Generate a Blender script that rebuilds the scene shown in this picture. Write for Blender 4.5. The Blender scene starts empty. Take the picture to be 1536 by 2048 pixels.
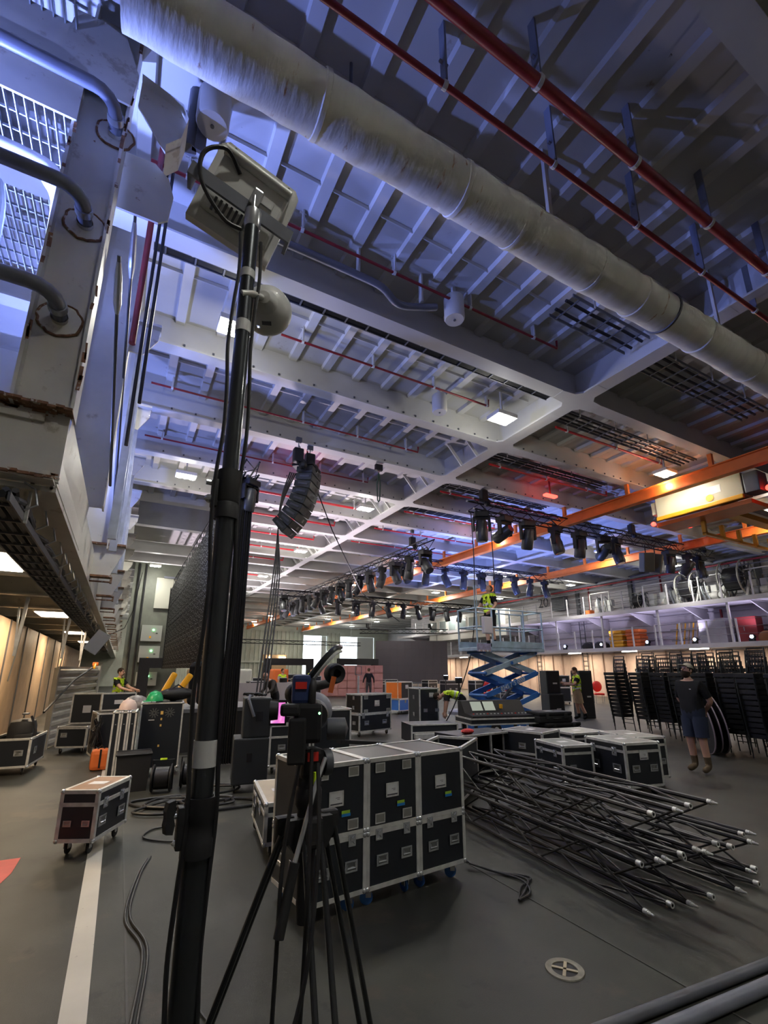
import bpy, bmesh, math, random
from mathutils import Vector, Matrix, Euler
random.seed(7)
R = math.radians
scene = bpy.context.scene
COL = scene.collection

# ------------------------------------------------------------------ camera
cam_d = bpy.data.cameras.new('camera'); cam = bpy.data.objects.new('camera', cam_d); COL.objects.link(cam)
scene.cycles.adaptive_threshold = 0.05
cam_d.sensor_fit = 'VERTICAL'; cam_d.sensor_height = 36.0; cam_d.lens = 36.0 * 926 / 2048
cam_d.shift_y = 78 / 2048; cam_d.clip_start = 0.05; cam_d.clip_end = 300
_r = Vector((0.87538451, -0.4834273, 0)); _f = Vector((0.46820986, 0.84782894, 0.24892892)); _u = _r.cross(_f)
cam.matrix_world = Matrix(((_r.x, _u.x, -_f.x, 0), (_r.y, _u.y, -_f.y, 0), (_r.z, _u.z, -_f.z, 1.70), (0, 0, 0, 1)))
scene.camera = cam

# ------------------------------------------------------------------ world, exposure, large lights
w = bpy.data.worlds.new('world'); scene.world = w; w.use_nodes = True
w.node_tree.nodes['Background'].inputs[0].default_value = (0.82, 0.92, 1.0, 1)
w.node_tree.nodes['Background'].inputs[1].default_value = 2.2
scene.view_settings.view_transform = 'Standard'; scene.view_settings.look = 'None'
scene.view_settings.gamma = 1.0; scene.view_settings.exposure = 0.75
scene.cycles.max_bounces = 4; scene.cycles.diffuse_bounces = 3; scene.cycles.glossy_bounces = 2; scene.cycles.transmission_bounces = 2; scene.cycles.caustics_reflective = False; scene.cycles.caustics_refractive = False; scene.view_settings.use_curve_mapping = False

def area(name, loc, target, size, power, color, size_y=None, spread=180):
    d = bpy.data.lights.new(name, 'AREA'); d.energy = power; d.color = color; d.size = size; d.spread = R(spread)
    if size_y: d.shape = 'RECTANGLE'; d.size_y = size_y
    o = bpy.data.objects.new(name, d); COL.objects.link(o); o.location = loc
    o.rotation_euler = (Vector(target) - Vector(loc)).to_track_quat('-Z', 'Y').to_euler(); return o
def spot(name, loc, target, power, color, angle=90, blend=.5, radius=.1, parent=None):
    d = bpy.data.lights.new(name, 'SPOT'); d.energy = power; d.color = color; d.spot_size = R(angle); d.spot_blend = blend; d.shadow_soft_size = radius
    o = bpy.data.objects.new(name, d); COL.objects.link(o); o.location = loc
    o.rotation_euler = (Vector(target) - Vector(loc)).to_track_quat('-Z', 'Y').to_euler()
    if parent: o.parent = parent
    return o
BLUE = (0.22, 0.31, 1.0); LILAC = (0.80, 0.72, 1.0); WARM = (1.0, 0.72, 0.42); COOL = (1.0, 0.98, 0.90)
# blue gallery floods, then washes added to tint the ceiling blue and lilac
spot('blue_gallery_flood', (-1.9, 4.75, 5.6), (.1, 3.9, 7.8), 520, BLUE, 108, .7, .05)
spot('blue_gallery_flood', (-2.6, 3.55, 5.3), (-1.2, 3.9, 7.0), 380, BLUE, 110, .5, .05)
spot('blue_gallery_flood', (-2.4, 7.6, 4.5), (.2, 7.0, 7.6), 400, BLUE, 150, .6, .08)
spot('blue_gallery_flood', (-2.4, 11.5, 4.5), (.2, 11.0, 7.6), 400, BLUE, 150, .6, .08)
spot('added_ceiling_wash', (12.0, 15.5, 1.5), (15.0, 15.0, 8.0), 2900, BLUE, 105, .8, .1)
spot('added_ceiling_wash', (16.5, 22.5, 1.5), (16.5, 21.0, 8.0), 2900, BLUE, 110, .8, .1)
spot('added_ceiling_wash', (5.6, 18.2, 1.5), (5.0, 16.0, 8.0), 1700, (1.0, .84, 1.0), 125, .8, .2)
spot('added_ceiling_wash', (7.0, 30.0, 1.5), (7.0, 28.0, 8.0), 2600, (0.97, .86, 1.0), 135, .8, .2)
# ------------------------------------------------------------------ mesh helpers
class MB:
    def __init__(s): s.v = []; s.f = []; s.m = []; s.mi = 0
    def add(s, vs, fs):
        o = len(s.v); s.v += [tuple(x) for x in vs]; s.f += [tuple(i + o for i in f) for f in fs]; s.m += [s.mi] * len(fs); return s
    def box(s, c, d, rot=None, b=0):
        x, y, z = d[0] / 2, d[1] / 2, d[2] / 2
        if b:
            bm = bmesh.new(); bmesh.ops.create_cube(bm, size=1, matrix=Matrix.Diagonal((d[0], d[1], d[2], 1)))
            bmesh.ops.bevel(bm, geom=list(bm.edges), offset=b, segments=2, affect='EDGES', profile=.6)
            bm.verts.index_update(); vs = [v.co.copy() for v in bm.verts]; fs = [[v.index for v in f.verts] for f in bm.faces]; bm.free()
        else:
            vs = [Vector((sx * x, sy * y, sz * z)) for sz in (-1, 1) for sy in (-1, 1) for sx in (-1, 1)]
            fs = [(0, 2, 3, 1), (4, 5, 7, 6), (0, 1, 5, 4), (2, 6, 7, 3), (0, 4, 6, 2), (1, 3, 7, 5)]
        if rot is not None:
            m = Euler(rot).to_matrix() if not isinstance(rot, Matrix) else rot
            vs = [m @ v for v in vs]
        c = Vector(c); return s.add([v + c for v in vs], fs)
    def b2(s, a, b, bev=0):
        a, b = Vector(a), Vector(b); return s.box((a + b) / 2, (abs(b.x - a.x), abs(b.y - a.y), abs(b.z - a.z)), b=bev)
    def tube(s, pts, r, n=8, caps=True):
        pts = [Vector(p) for p in pts]; rs = r if isinstance(r, (list, tuple)) else [r] * len(pts)
        vs = []; fs = []; prev = None
        for i, p in enumerate(pts):
            t = (pts[min(i + 1, len(pts) - 1)] - pts[max(i - 1, 0)]).normalized()
            if prev is None:
                u = t.orthogonal().normalized()
            else:
                u = (prev - t * prev.dot(t)); u = u.normalized() if u.length > 1e-6 else t.orthogonal().normalized()
            prev = u; q = t.cross(u)
            for k in range(n):
                a = 2 * math.pi * k / n; vs.append(p + (u * math.cos(a) + q * math.sin(a)) * rs[i])
        for i in range(len(pts) - 1):
            for k in range(n):
                k2 = (k + 1) % n; fs.append((i * n + k, i * n + k2, (i + 1) * n + k2, (i + 1) * n + k))
        if caps: fs.append(tuple(range(n))[::-1]); fs.append(tuple((len(pts) - 1) * n + k for k in range(n)))
        return s.add(vs, fs)
    def bar(s, p0, p1, w_, h_, up=(0, 0, 1)):
        p0, p1 = Vector(p0), Vector(p1); t = (p1 - p0).normalized(); up = Vector(up)
        if abs(t.dot(up)) > .98: up = Vector((1, 0, 0))
        a = t.cross(up).normalized(); b = a.cross(t)
        m = Matrix((a, t, b)).transposed(); return s.box((p0 + p1) / 2, (w_, (p1 - p0).length, h_), rot=m)
    def lathe(s, prof, c=(0, 0, 0), axis='z', n=24):
        vs = []; fs = []; c = Vector(c); L = len(prof)
        for k in range(n):
            a = 2 * math.pi * k / n; ca, sa = math.cos(a), math.sin(a)
            for (r_, h_) in prof:
                v = (r_ * ca, r_ * sa, h_) if axis == 'z' else ((h_, r_ * ca, r_ * sa) if axis == 'x' else (r_ * sa, h_, r_ * ca))
                vs.append(c + Vector(v))
        for k in range(n):
            k2 = (k + 1) % n
            for i in range(L - 1): fs.append((k * L + i, k2 * L + i, k2 * L + i + 1, k * L + i + 1))
        return s.add(vs, fs)
    def prism(s, poly, a, b, axis='y'):
        def P(u, v, t): return (u, t, v) if axis == 'y' else ((t, u, v) if axis == 'x' else (u, v, t))
        n = len(poly); vs = [P(u, v, a) for u, v in poly] + [P(u, v, b) for u, v in poly]
        fs = [tuple(range(n)), tuple(range(n, 2 * n))[::-1]] + [(i, i + n, (i + 1) % n + n, (i + 1) % n) for i in range(n)]
        return s.add(vs, fs)
    def ball(s, c, r, n=8, k=6, sc=(1, 1, 1), rot=None):
        vs = []; fs = []; c = Vector(c); m = Euler(rot).to_matrix() if rot else None
        for i in range(k + 1):
            t = math.pi * i / k
            for j in range(n):
                a = 2 * math.pi * j / n; v = Vector((r * math.sin(t) * math.cos(a) * sc[0], r * math.sin(t) * math.sin(a) * sc[1], r * math.cos(t) * sc[2]))
                vs.append(c + (m @ v if m else v))
        for i in range(k):
            for j in range(n): fs.append((i * n + j, (i + 1) * n + j, (i + 1) * n + (j + 1) % n, i * n + (j + 1) % n))
        return s.add(vs, fs)
    def mesh(s, name, mats, smooth=False):
        me = bpy.data.meshes.new(name); me.from_pydata(s.v, [], s.f)
        mats = mats if isinstance(mats, (list, tuple)) else [mats]
        for m in mats: me.materials.append(m)
        if any(s.m): me.polygons.foreach_set('material_index', s.m)
        bm = bmesh.new(); bm.from_mesh(me); bmesh.ops.recalc_face_normals(bm, faces=bm.faces)
        if smooth:
            for f in bm.faces: f.smooth = True
            for e in bm.edges:
                if len(e.link_faces) == 2 and e.calc_face_angle(0) > .7: e.smooth = False
        bm.to_mesh(me); bm.free(); me.update(); return me
    def obj(s, name, mats, parent=None, smooth=False): return ob(name, s.mesh(name, mats, smooth), parent)
def ob(name, me, parent=None, loc=None, rot=None, sc=None):
    o = bpy.data.objects.new(name, me); COL.objects.link(o)
    if parent: o.parent = parent
    if loc is not None: o.location = loc
    if rot is not None: o.rotation_euler = rot
    if sc is not None: o.scale = sc if isinstance(sc, (tuple, list)) else (sc,) * 3
    return o
def tag(o, label, cat, group=None):
    o['label'] = label; o['category'] = cat
    if group: o['group'] = group
    return o
def thing(name, label, cat, loc=(0, 0, 0), rz=0, group=None, rot=None):
    o = bpy.data.objects.new(name, None); COL.objects.link(o); o.location = loc; o.rotation_euler = rot if rot else (0, 0, R(rz)); o.empty_display_size = .1
    return tag(o, label, cat, group)
def structure(name):
    o = bpy.data.objects.new(name, None); COL.objects.link(o); o['kind'] = 'structure'; return o
def copy_tree(o, parent=None):
    c = o.copy(); COL.objects.link(c); c.parent = parent
    for ch in o.children: copy_tree(ch, c)
    return c
ORD = ['first', 'second', 'third', 'fourth', 'fifth', 'sixth', 'seventh', 'eighth', 'ninth', 'tenth', 'eleventh', 'twelfth', 'thirteenth', 'fourteenth', 'fifteenth', 'sixteenth', 'seventeenth', 'eighteenth', 'nineteenth', 'twentieth']
def smooth_path(pts, k=6):
    pts = [Vector(p) for p in pts]; out = []
    for i in range(len(pts) - 1):
        p0 = pts[max(i - 1, 0)]; p1 = pts[i]; p2 = pts[i + 1]; p3 = pts[min(i + 2, len(pts) - 1)]
        for j in range(k):
            t = j / k; out.append(.5 * ((2 * p1) + (p2 - p0) * t + (2 * p0 - 5 * p1 + 4 * p2 - p3) * t * t + (3 * p1 - p0 - 3 * p2 + p3) * t ** 3))
    out.append(pts[-1]); return out

# ------------------------------------------------------------------ materials
def mat(name, col, rough=.5, metal=0, var=0, vscale=3, bump=0, bscale=30, spots=None, emit=None, alpha=None, coat=0, spec=.5, stretch=None):
    """spots: (colour, scale, threshold) patches of wear or rust laid over the paint"""
    m = bpy.data.materials.new(name); m.use_nodes = True; nt = m.node_tree; N = nt.nodes; L = nt.links; P = N['Principled BSDF']
    P.inputs['Roughness'].default_value = rough; P.inputs['Metallic'].default_value = metal; P.inputs['Specular IOR Level'].default_value = spec
    c = (*col, 1); P.inputs['Base Color'].default_value = c; m.diffuse_color = c
    if coat: P.inputs['Coat Weight'].default_value = coat
    tc = N.new('ShaderNodeTexCoord') if (var or bump or spots) else None
    last = None; src = tc.outputs['Object'] if tc else None
    if stretch:
        mp = N.new('ShaderNodeMapping'); mp.inputs['Scale'].default_value = stretch; L.new(src, mp.inputs['Vector']); src = mp.outputs['Vector']
    if var:
        n = N.new('ShaderNodeTexNoise'); n.inputs['Scale'].default_value = vscale; n.inputs['Detail'].default_value = 5; L.new(src, n.inputs['Vector'])
        r = N.new('ShaderNodeValToRGB'); r.color_ramp.elements[0].position = .3; r.color_ramp.elements[1].position = .7
        r.color_ramp.elements[0].color = (*[x * (1 - var) for x in col], 1); r.color_ramp.elements[1].color = (*[min(1, x * (1 + var * .6)) for x in col], 1)
        L.new(n.outputs['Fac'], r.inputs['Fac']); last = r.outputs['Color']
    for sp in (spots or []):
        n = N.new('ShaderNodeTexNoise'); n.inputs['Scale'].default_value = sp[1]; n.inputs['Detail'].default_value = 6; n.inputs['Roughness'].default_value = .65; L.new(src, n.inputs['Vector'])
        r = N.new('ShaderNodeValToRGB'); r.color_ramp.elements[0].position = sp[2]; r.color_ramp.elements[1].position = min(1, sp[2] + .06)
        r.color_ramp.elements[0].color = (0, 0, 0, 1); r.color_ramp.elements[1].color = (1, 1, 1, 1); L.new(n.outputs['Fac'], r.inputs['Fac'])
        x = N.new('ShaderNodeMix'); x.data_type = 'RGBA'; L.new(r.outputs['Color'], x.inputs['Factor'])
        if last: L.new(last, x.inputs['A'])
        else: x.inputs['A'].default_value = c
        x.inputs['B'].default_value = (*sp[0], 1); last = x.outputs['Result']
    if last: L.new(last, P.inputs['Base Color'])
    if bump:
        n = N.new('ShaderNodeTexNoise'); n.inputs['Scale'].default_value = bscale; n.inputs['Detail'].default_value = 4; L.new(src, n.inputs['Vector'])
        b = N.new('ShaderNodeBump'); b.inputs['Strength'].default_value = bump; b.inputs['Distance'].default_value = .01; L.new(n.outputs['Fac'], b.inputs['Height']); L.new(b.outputs['Normal'], P.inputs['Normal'])
    if emit: P.inputs['Emission Color'].default_value = (*emit[0], 1); P.inputs['Emission Strength'].default_value = emit[1]
    if alpha is not None: P.inputs['Alpha'].default_value = alpha
    return m
RUST = (.20, .075, .025)
M = {}
M['ceil'] = mat('ceiling_paint', (.50, .495, .475), .55, var=.14, vscale=.8, spots=[((.10, .08, .06), 9, .70), ((.30, .24, .19), 2.2, .66)])
M['beam'] = mat('beam_paint', (.56, .555, .53), .5, var=.10, vscale=1.2, spots=[((.16, .11, .08), 14, .73)])
M['cream'] = mat('cream_paint', (.62, .60, .53), .45, var=.10, vscale=2.5, bump=.05, bscale=12, spots=[((.42, .38, .31), 3, .60), (RUST, 8, .67)])
M['rust'] = mat('rusty_edge', (.24, .12, .06), .8, var=.5, vscale=16, bump=.5, bscale=30, spots=[((.6, .56, .48), 18, .58), ((.03, .025, .03), 22, .66)])
M['duct'] = mat('duct_cloth', (.70, .69, .63), .7, var=.10, vscale=1.5, bump=.9, bscale=3.2, spots=[((.34, .17, .07), 2.4, .655)], stretch=(4, 1, 1))
M['redpipe'] = mat('red_pipe_paint', (.26, .02, .028), .4, var=.25, vscale=6)
M['floor'] = mat('deck_coating', (.043, .044, .036), .52, spec=.35, var=.42, vscale=1.1, bump=.10, bscale=160, spots=[((.027, .026, .024), 2.3, .61), ((.060, .052, .040), .9, .57), ((.11, .105, .09), 11, .78)])
M['stripe'] = mat('white_floor_paint', (.58, .55, .47), .55, var=.10, vscale=2.2, spots=[((.20, .19, .17), 11, .66)])
M['redmark'] = mat('red_floor_paint', (.52, .06, .05), .55, var=.2, vscale=5)
M['seam'] = mat('weld_seam', (.055, .055, .05), .6)
M['galv'] = mat('galvanised_steel', (.52, .55, .58), .38, .75, var=.2, vscale=6)
M['dgrey'] = mat('dark_grey_paint', (.10, .105, .12), .5, var=.15)
M['pipeg'] = mat('grey_pipe_paint', (.16, .17, .21), .45, var=.12, vscale=4)
M['black'] = mat('matt_black', (.012, .012, .014), .55, spec=.35)
M['rubber'] = mat('black_rubber', (.010, .010, .011), .6)
M['gloss'] = mat('gloss_black', (.045, .05, .055), .34, .7, coat=.3)
M['tri'] = mat('tripod_black', (.03, .032, .036), .26, .5, coat=.5)
M['trs'] = mat('truss_black', (.012, .012, .013), .45, 0, spots=[((.16, .15, .14), 26, .72)])
M['lam'] = mat('black_laminate', (.013, .016, .021), .40, bump=.04, bscale=200)
M['alu'] = mat('aluminium_extrusion', (.66, .66, .63), .34, .25, var=.2, vscale=14)
M['chrome'] = mat('zinc_hardware', (.66, .68, .70), .25, .65)
M['white'] = mat('white_plastic', (.70, .70, .67), .4)
M['card'] = mat('white_card', (.66, .66, .66), .7)
M['ink'] = mat('dark_print', (.05, .05, .06), .7)
M['orange'] = mat('orange_crane_paint', (.80, .20, .03), .45, var=.12, vscale=3)
M['yellow'] = mat('yellow_crane_paint', (.85, .42, .02), .4)
M['crcream'] = mat('crane_cream_paint', (.50, .48, .34), .4)
M['blue'] = mat('lift_blue_paint', (.035, .14, .42), .4, var=.12, vscale=5)
M['blue2'] = mat('blue_laminate', (.04, .16, .52), .4)
M['bwheel'] = mat('blue_wheel', (.04, .16, .50), .4)
M['platf'] = mat('platform_paint', (.42, .56, .68), .35, .3, var=.25, vscale=4)
M['hivis'] = mat('hi_vis_yellow', (.62, .86, .02), .7, var=.1, vscale=8)
M['refl'] = mat('reflective_tape', (.55, .58, .55), .4)
M['wallr'] = mat('lilac_white_wall', (.56, .54, .57), .55, var=.10, vscale=.7, spots=[((.30, .26, .24), 5, .72)])
M['walll'] = mat('pale_wall', (.50, .48, .44), .55, var=.12, vscale=.8)
M['wood'] = mat('beige_panel', (.55, .40, .26), .55, var=.15, vscale=3)
M['green'] = mat('grey_green_plating', (.62, .64, .54), .55, var=.15, vscale=1)
M['screen'] = mat('dark_screen_face', (.075, .065, .075), .45)
M['orangebag'] = mat('orange_fabric', (.72, .16, .03), .7)
M['red'] = mat('bright_red', (.70, .03, .02), .45)
M['pink'] = mat('dusty_pink_panel', (.62, .30, .24), .6, var=.1)
M['cable'] = mat('cable_black', (.013, .013, .015), .45)
M['led'] = mat('led_lamp_glow', (1, 1, .95), .4, emit=((1.0, .98, .86), 60))
M['tubeglow'] = mat('warm_light_panel_glow', (1, .9, .8), .4, emit=((1.0, .86, .70), 9))
M['redlamp'] = mat('red_lamp_glow', (1, .1, .06), .4, emit=((1.0, .03, .02), 6))
M['blueled'] = mat('blue_white_led', (.7, .75, 1), .4, emit=((.45, .55, 1.0), 25))
M['greenled'] = mat('green_led', (.3, 1, .4), .4, emit=((.2, 1.0, .3), 8))
M['skin'] = mat('skin', (.52, .30, .21), .55)
M['glassy'] = mat('window_glass', (.28, .34, .34), .08, coat=.5)
M['tape'] = mat('white_tape', (.55, .56, .55), .5)
M['curtain'] = mat('black_cloth', (.012, .012, .013), .8, bump=.3, bscale=8)
for _k in ('led', 'tubeglow', 'blueled', 'greenled'): M[_k].cycles.emission_sampling = 'NONE'   # their lamps carry the light
# ================================================================== THE SETTING
# floor
fl = structure('floor')
MB().b2((-4, -6, -.15), (34, 62, 0)).obj('deck', M['floor'], fl)
MB().b2((-.06, 1.0, 0), (.065, 61, .003)).obj('white_line', M['stripe'], fl)
MB().prism([(-1.05, 5.95), (-.60, 5.93), (-.61, 5.55), (-.74, 4.85), (-1.05, 4.9), (-1.05, 5.3), (-.80, 5.4), (-.78, 5.72), (-1.05, 5.72)], 0, .003, 'z').obj('red_marking', M['redmark'], fl)
MB().b2((.235, 1, -.001), (.248, 40, .004)).obj('weld_seam', M['seam'], fl)
MB().bar((2.97, 3.9, .001), (2.95, 1.2, .001), .010, .006).obj('weld_seam', M['seam'], fl)
# ceiling
ZB = 7.2; ZP = 7.82
ce = structure('ceiling')
MB().b2((-4, -6, ZP), (34, 62, ZP + .1)).obj('deck_plate', M['ceil'], ce)
BY = [5.64 + 2.355 * k for k in range(-2, 24)]
b = MB(); b.b2((-4, -.01, ZB + .03), (34, .01, ZP)); b.b2((-4, -.14, ZB), (34, .14, ZB + .03)); bme = b.mesh('frame_beam', M['beam'])
for y in BY: ob('frame_beam', bme, ce, (0, y, 0))
# bolted studs along the webs of the near beams
st = MB()
for k in range(40):
    st.box((.35 + k * .41 + (.05 if k % 3 else -.04), -.02, ZB + .14), (.035, .03, .035))
stm = st.mesh('web_studs', M['dgrey'])
for y in BY[3:7]: ob('web_studs', stm, ce, (0, y, 0))['kind'] = 'stuff'
# girders running along the ship
for gx in (7.8, 17.6):
    b = MB(); b.b2((gx - .012, -4, ZB + .03), (gx + .012, 62, ZP)); b.b2((gx - .17, -4, ZB - .006), (gx + .17, 62, ZB + .03)); b.obj('girder', M['beam'], ce)
# rounded webs where beams run through the near girder
pl = MB(); pl.prism([(-.6, -.14), (-.28, -.17), (-.17, -.28), (-.14, -.6), (.14, -.6), (.17, -.28), (.28, -.17), (.6, -.14), (.6, .14), (.28, .17), (.17, .28), (.14, .6), (-.14, .6), (-.17, .28), (-.28, .17), (-.6, .14)], ZB - .008, ZB + .032, 'z')
plm = pl.mesh('node_plate', M['beam'])
for y in BY: ob('node_plate', plm, ce, (7.8, y, 0))
# sloping fin brackets at the girder
fb = MB(); fb.bar((-.14, 0, ZB + .02), (-.62, 0, ZP - .05), .03, .09, up=(1, 0, 0)); fbm = fb.mesh('fin_bracket', M['beam'])
fb2 = MB(); fb2.bar((.14, 0, ZB + .02), (.62, 0, ZP - .05), .03, .09, up=(1, 0, 0)); fbm2 = fb2.mesh('fin_bracket', M['beam'])
for i, y in enumerate(BY[3:14]):
    for f in (.3, .58):
        ob('fin_bracket', fbm, ce, (7.8, y + 2.355 * f, 0))
    ob('fin_bracket', fbm2, ce, (7.8, y + 2.355 * .5, 0))
# stiffeners: bulb flats along the ship, one piece per bay near the camera
s = MB(); s.prism([(-.095, ZP), (-.075, ZP - .075), (.075, ZP - .075), (.095, ZP)], .02, 2.335, 'y'); sm = s.mesh('stiffener', M['beam'])
for bi in range(-1, 5):
    for k in range(42):
        ob('stiffener', sm, ce, (-.5 + k * .70, BY[bi + 2], 0))
s = MB()
for k in range(50):
    x = -1.2 + k * .70
    for ya, yb in ((BY[7], 61), (-5, BY[1])): s.prism([(x - .095, ZP), (x - .075, ZP - .075), (x + .075, ZP - .075), (x + .095, ZP)], ya, yb, 'y')
s.obj('far_stiffeners', M['beam'], ce)['kind'] = 'stuff'
# flat headers across the bays
h = MB(); h.b2((-2, -.006, ZP - .06), (7.6, .006, ZP)); hm_ = h.mesh('header_flat', M['beam'])
for y in BY[1:8]: ob('header_flat', hm_, ce, (0, y + 1.15, 0))

# right wall with two galleries
wr = structure('wall_right')
b = MB(); b.b2((28.5, -6, 0), (28.7, 45, 8.1)); b.b2((28.5, 45, 0), (33.8, 45.2, 8.1)); b.b2((33.8, 45, 0), (34, 62, 8.1)); b.obj('plating', M['wallr'], wr)
MB().b2((28.38, -6, 0), (28.5, 45, 2.75)).obj('lower_panelling', mat('beige_wall_panels', (.60, .47, .40), .6, var=.1), wr)
rib = MB(); rib.b2((28.30, -.04, 0), (28.42, .04, 2.8)); rm = rib.mesh('panel_rib', mat('pink_beige_rib', (.52, .41, .36), .6))
for k in range(36): ob('panel_rib', rm, wr, (0, 9 + k * .85, 0))
hs = MB(); hs.b2((28.40, -6, -.02), (28.52, 45, .02)); hsm = hs.mesh('horizontal_stringer', M['wallr'])
for z in (3.5, 3.95, 4.4, 4.8, 5.7, 6.1, 6.5, 6.9): ob('horizontal_stringer', hsm, wr, (0, 0, z))
vs_ = MB(); vs_.b2((28.3, -.12, 5.1), (28.52, .12, 7.6)); vm = vs_.mesh('wall_frame', M['dgrey'])
for y in (11.2, 14.9, 18.3, 22.4): ob('wall_frame', vm, wr, (0, y, 0))
for z0, nm in ((2.85, 'lower_gallery_deck'), (5.02, 'upper_gallery_deck')):
    b = MB(); b.b2((26.0, -6, z0), (28.5, 44, z0 + .05)); b.b2((25.95, -6, z0 - .06), (26.06, 44, z0 + .17)); b.obj(nm, M['wallr'], wr)
gk = MB(); gk.prism([(26.05, 4.98), (28.45, 4.98), (28.45, 4.2)], -.03, .03, 'y'); gkm = gk.mesh('gallery_knee', M['wallr'])
for k in range(12): ob('gallery_knee', gkm, wr, (0, 7.8 + 3.1 * k, 0))
pst = MB(); pst.b2((26.0, -.05, 3.0), (26.1, .05, 5.0)); pm = pst.mesh('gallery_column', M['wallr'])
for k in range(9): ob('gallery_column', pm, wr, (0, 8.3 + 3.55 * k, 0))
rp = MB(); rp.b2((25.99, -.035, 0), (26.05, .035, 1.15)); rpm = rp.mesh('rail_post', M['wallr'])
rw = MB()
for hh in (.4, .75, 1.1): rw.tube([(26.02, -2, hh), (26.02, 44, hh)], .009, 5)
rwm = rw.mesh('rail_wire', M['dgrey'])
for z0 in (3.0, 5.18):
    for k in range(24):
        ob('rail_post', rpm, wr, (0, 8.9 + 1.35 * k + (.4 if z0 > 4 else 0), z0))
    ob('rail_wires', rwm, wr, (0, 0, z0))
# ladders down from the lower gallery
lad = MB()
for yy in (-.2, .2): lad.b2((28.24, yy - .02, 0), (28.29, yy + .02, 5.0))
for k in range(16): lad.b2((28.25, -.2, .2 + k * .3), (28.28, .2, .23 + k * .3))
ladm = lad.mesh('wall_ladder', M['dgrey'])
for y in (22.2, 26.4): ob('wall_ladder', ladm, wr, (0, y, 0))
# painted frame number
def text_mesh(name, body, size, m, parent, loc, rot, align='CENTER', ext=.002):
    c = bpy.data.curves.new(name, 'FONT'); c.body = body; c.size = size; c.extrude = ext; c.align_x = align; c.align_y = 'CENTER'
    o = bpy.data.objects.new('tmp_text', c); COL.objects.link(o); dg = bpy.context.evaluated_depsgraph_get()
    me = bpy.data.meshes.new_from_object(o.evaluated_get(dg)); bpy.data.objects.remove(o); me.materials.clear(); me.materials.append(m)
    return ob(name, me, parent, loc, rot)
text_mesh('painted_number', '20', 1.05, M['ink'], wr, (28.38, 25.6, 6.75), (R(90), 0, R(-90)))
# far wall with the bright door openings
wf = structure('wall_far')
b = MB()
for x0, x1, z0, z1 in ((-4, 20.9, 0, 8), (20.9, 34, 6.2, 8), (24.3, 26.2, 0, 6.2), (31.6, 34, 0, 6.2)): b.b2((x0, 60, z0), (x1, 60.3, z1))
b.obj('bulkhead', M['green'], wf)
rb = MB(); rb.b2((-.07, 59.82, 0), (.07, 60, 6.6)); rbm = rb.mesh('bulkhead_stiffener', M['green'])
for k in range(30): ob('bulkhead_stiffener', rbm, wf, (4.5 + k * .56, 0, 0))
for k in range(4): ob('bulkhead_stiffener', rbm, wf, (24.4 + k * .56, 0, 0))
MB().b2((10, 59.7, 2.6), (21, 60, 2.85)).obj('bulkhead_shelf', M['green'], wf)
b = MB(); b.b2((15.6, 59.75, 0), (18.6, 59.95, 3.6)); b.obj('orange_lit_bay', mat('bay_orange_light', (.55, .36, .2), .6), wf)  # tan colour stands in for the orange light filling this bay
for x in (16.2, 17.6, 18.1): MB().b2((x, 59.4, 3.2), (x + .3, 59.7, 3.3)).obj('bay_lamp', M['tubeglow'], wf)
# sliding door leaves standing half open, pale in the daylight
MB().b2((23.6, 60.35, 0), (24.3, 60.45, 6.2)).obj('door_leaf', M['white'], wf); MB().b2((29.0, 60.35, 0), (31.6, 60.45, 6.2)).obj('door_leaf', M['white'], wf)
# wall behind the camera and the back wall of the left gallery
wn = structure('wall_near'); MB().b2((-4, -6.2, 0), (34, -6, 8.1)).obj('plating', M['walll'], wn)
# ---------------------------------------------------------------- left side: web frames, gallery, back wall
wl = structure('wall_left')
MB().b2((-4.2, -6, 0), (-4.0, 62, 8.1)).obj('plating', M['walll'], wl)
MB().b2((-2.62, 11.6, 0), (-2.5, 40, 2.9)).obj('beige_lining', M['wood'], wl)
for k in range(8): MB().b2((-2.5, 12.2 + k * 2.3, 0), (-2.47, 12.25 + k * 2.3, 2.9)).obj('lining_joint', M['dgrey'], wl)
MB().b2((-4, 3.95, 3.5), (-.72, 60, 3.56)).obj('gallery_deck', M['cream'], wl)
b = MB(); b.b2((-.62, 4.02, 3.0), (-.60, 60, 3.56)); b.b2((-1.0, 4.02, 2.98), (-.58, 60, 3.02)); b.obj('edge_beam', M['cream'], wl)
FR = [4.0 + 2.3 * k for k in range(0, 20)]
# cross beams under the gallery
cb = MB(); cb.b2((-4, -.01, 3.1), (-.62, .01, 3.5)); cb.b2((-4, -.1, 3.07), (-.62, .1, 3.1)); cbm = cb.mesh('cross_beam', M['cream'])
for y in FR: ob('cross_beam', cbm, wl, (0, y, 0))
# near frame: channel column with pipe flanges
def column(y, x0, x1, z0, z1, m=M['cream']):
    b = MB(); b.b2((x0, y, z0), (x1, y + .02, z1)); b.b2((x1 - .012, y - .10, z0), (x1 + .012, y + .13, z1)); b.b2((x0 - .012, y - .10, z0), (x0 + .012, y + .13, z1))
    return b.obj('frame_column', m, wl)
column(4.0, -.93, -.56, 3.6, 8.0)
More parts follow.
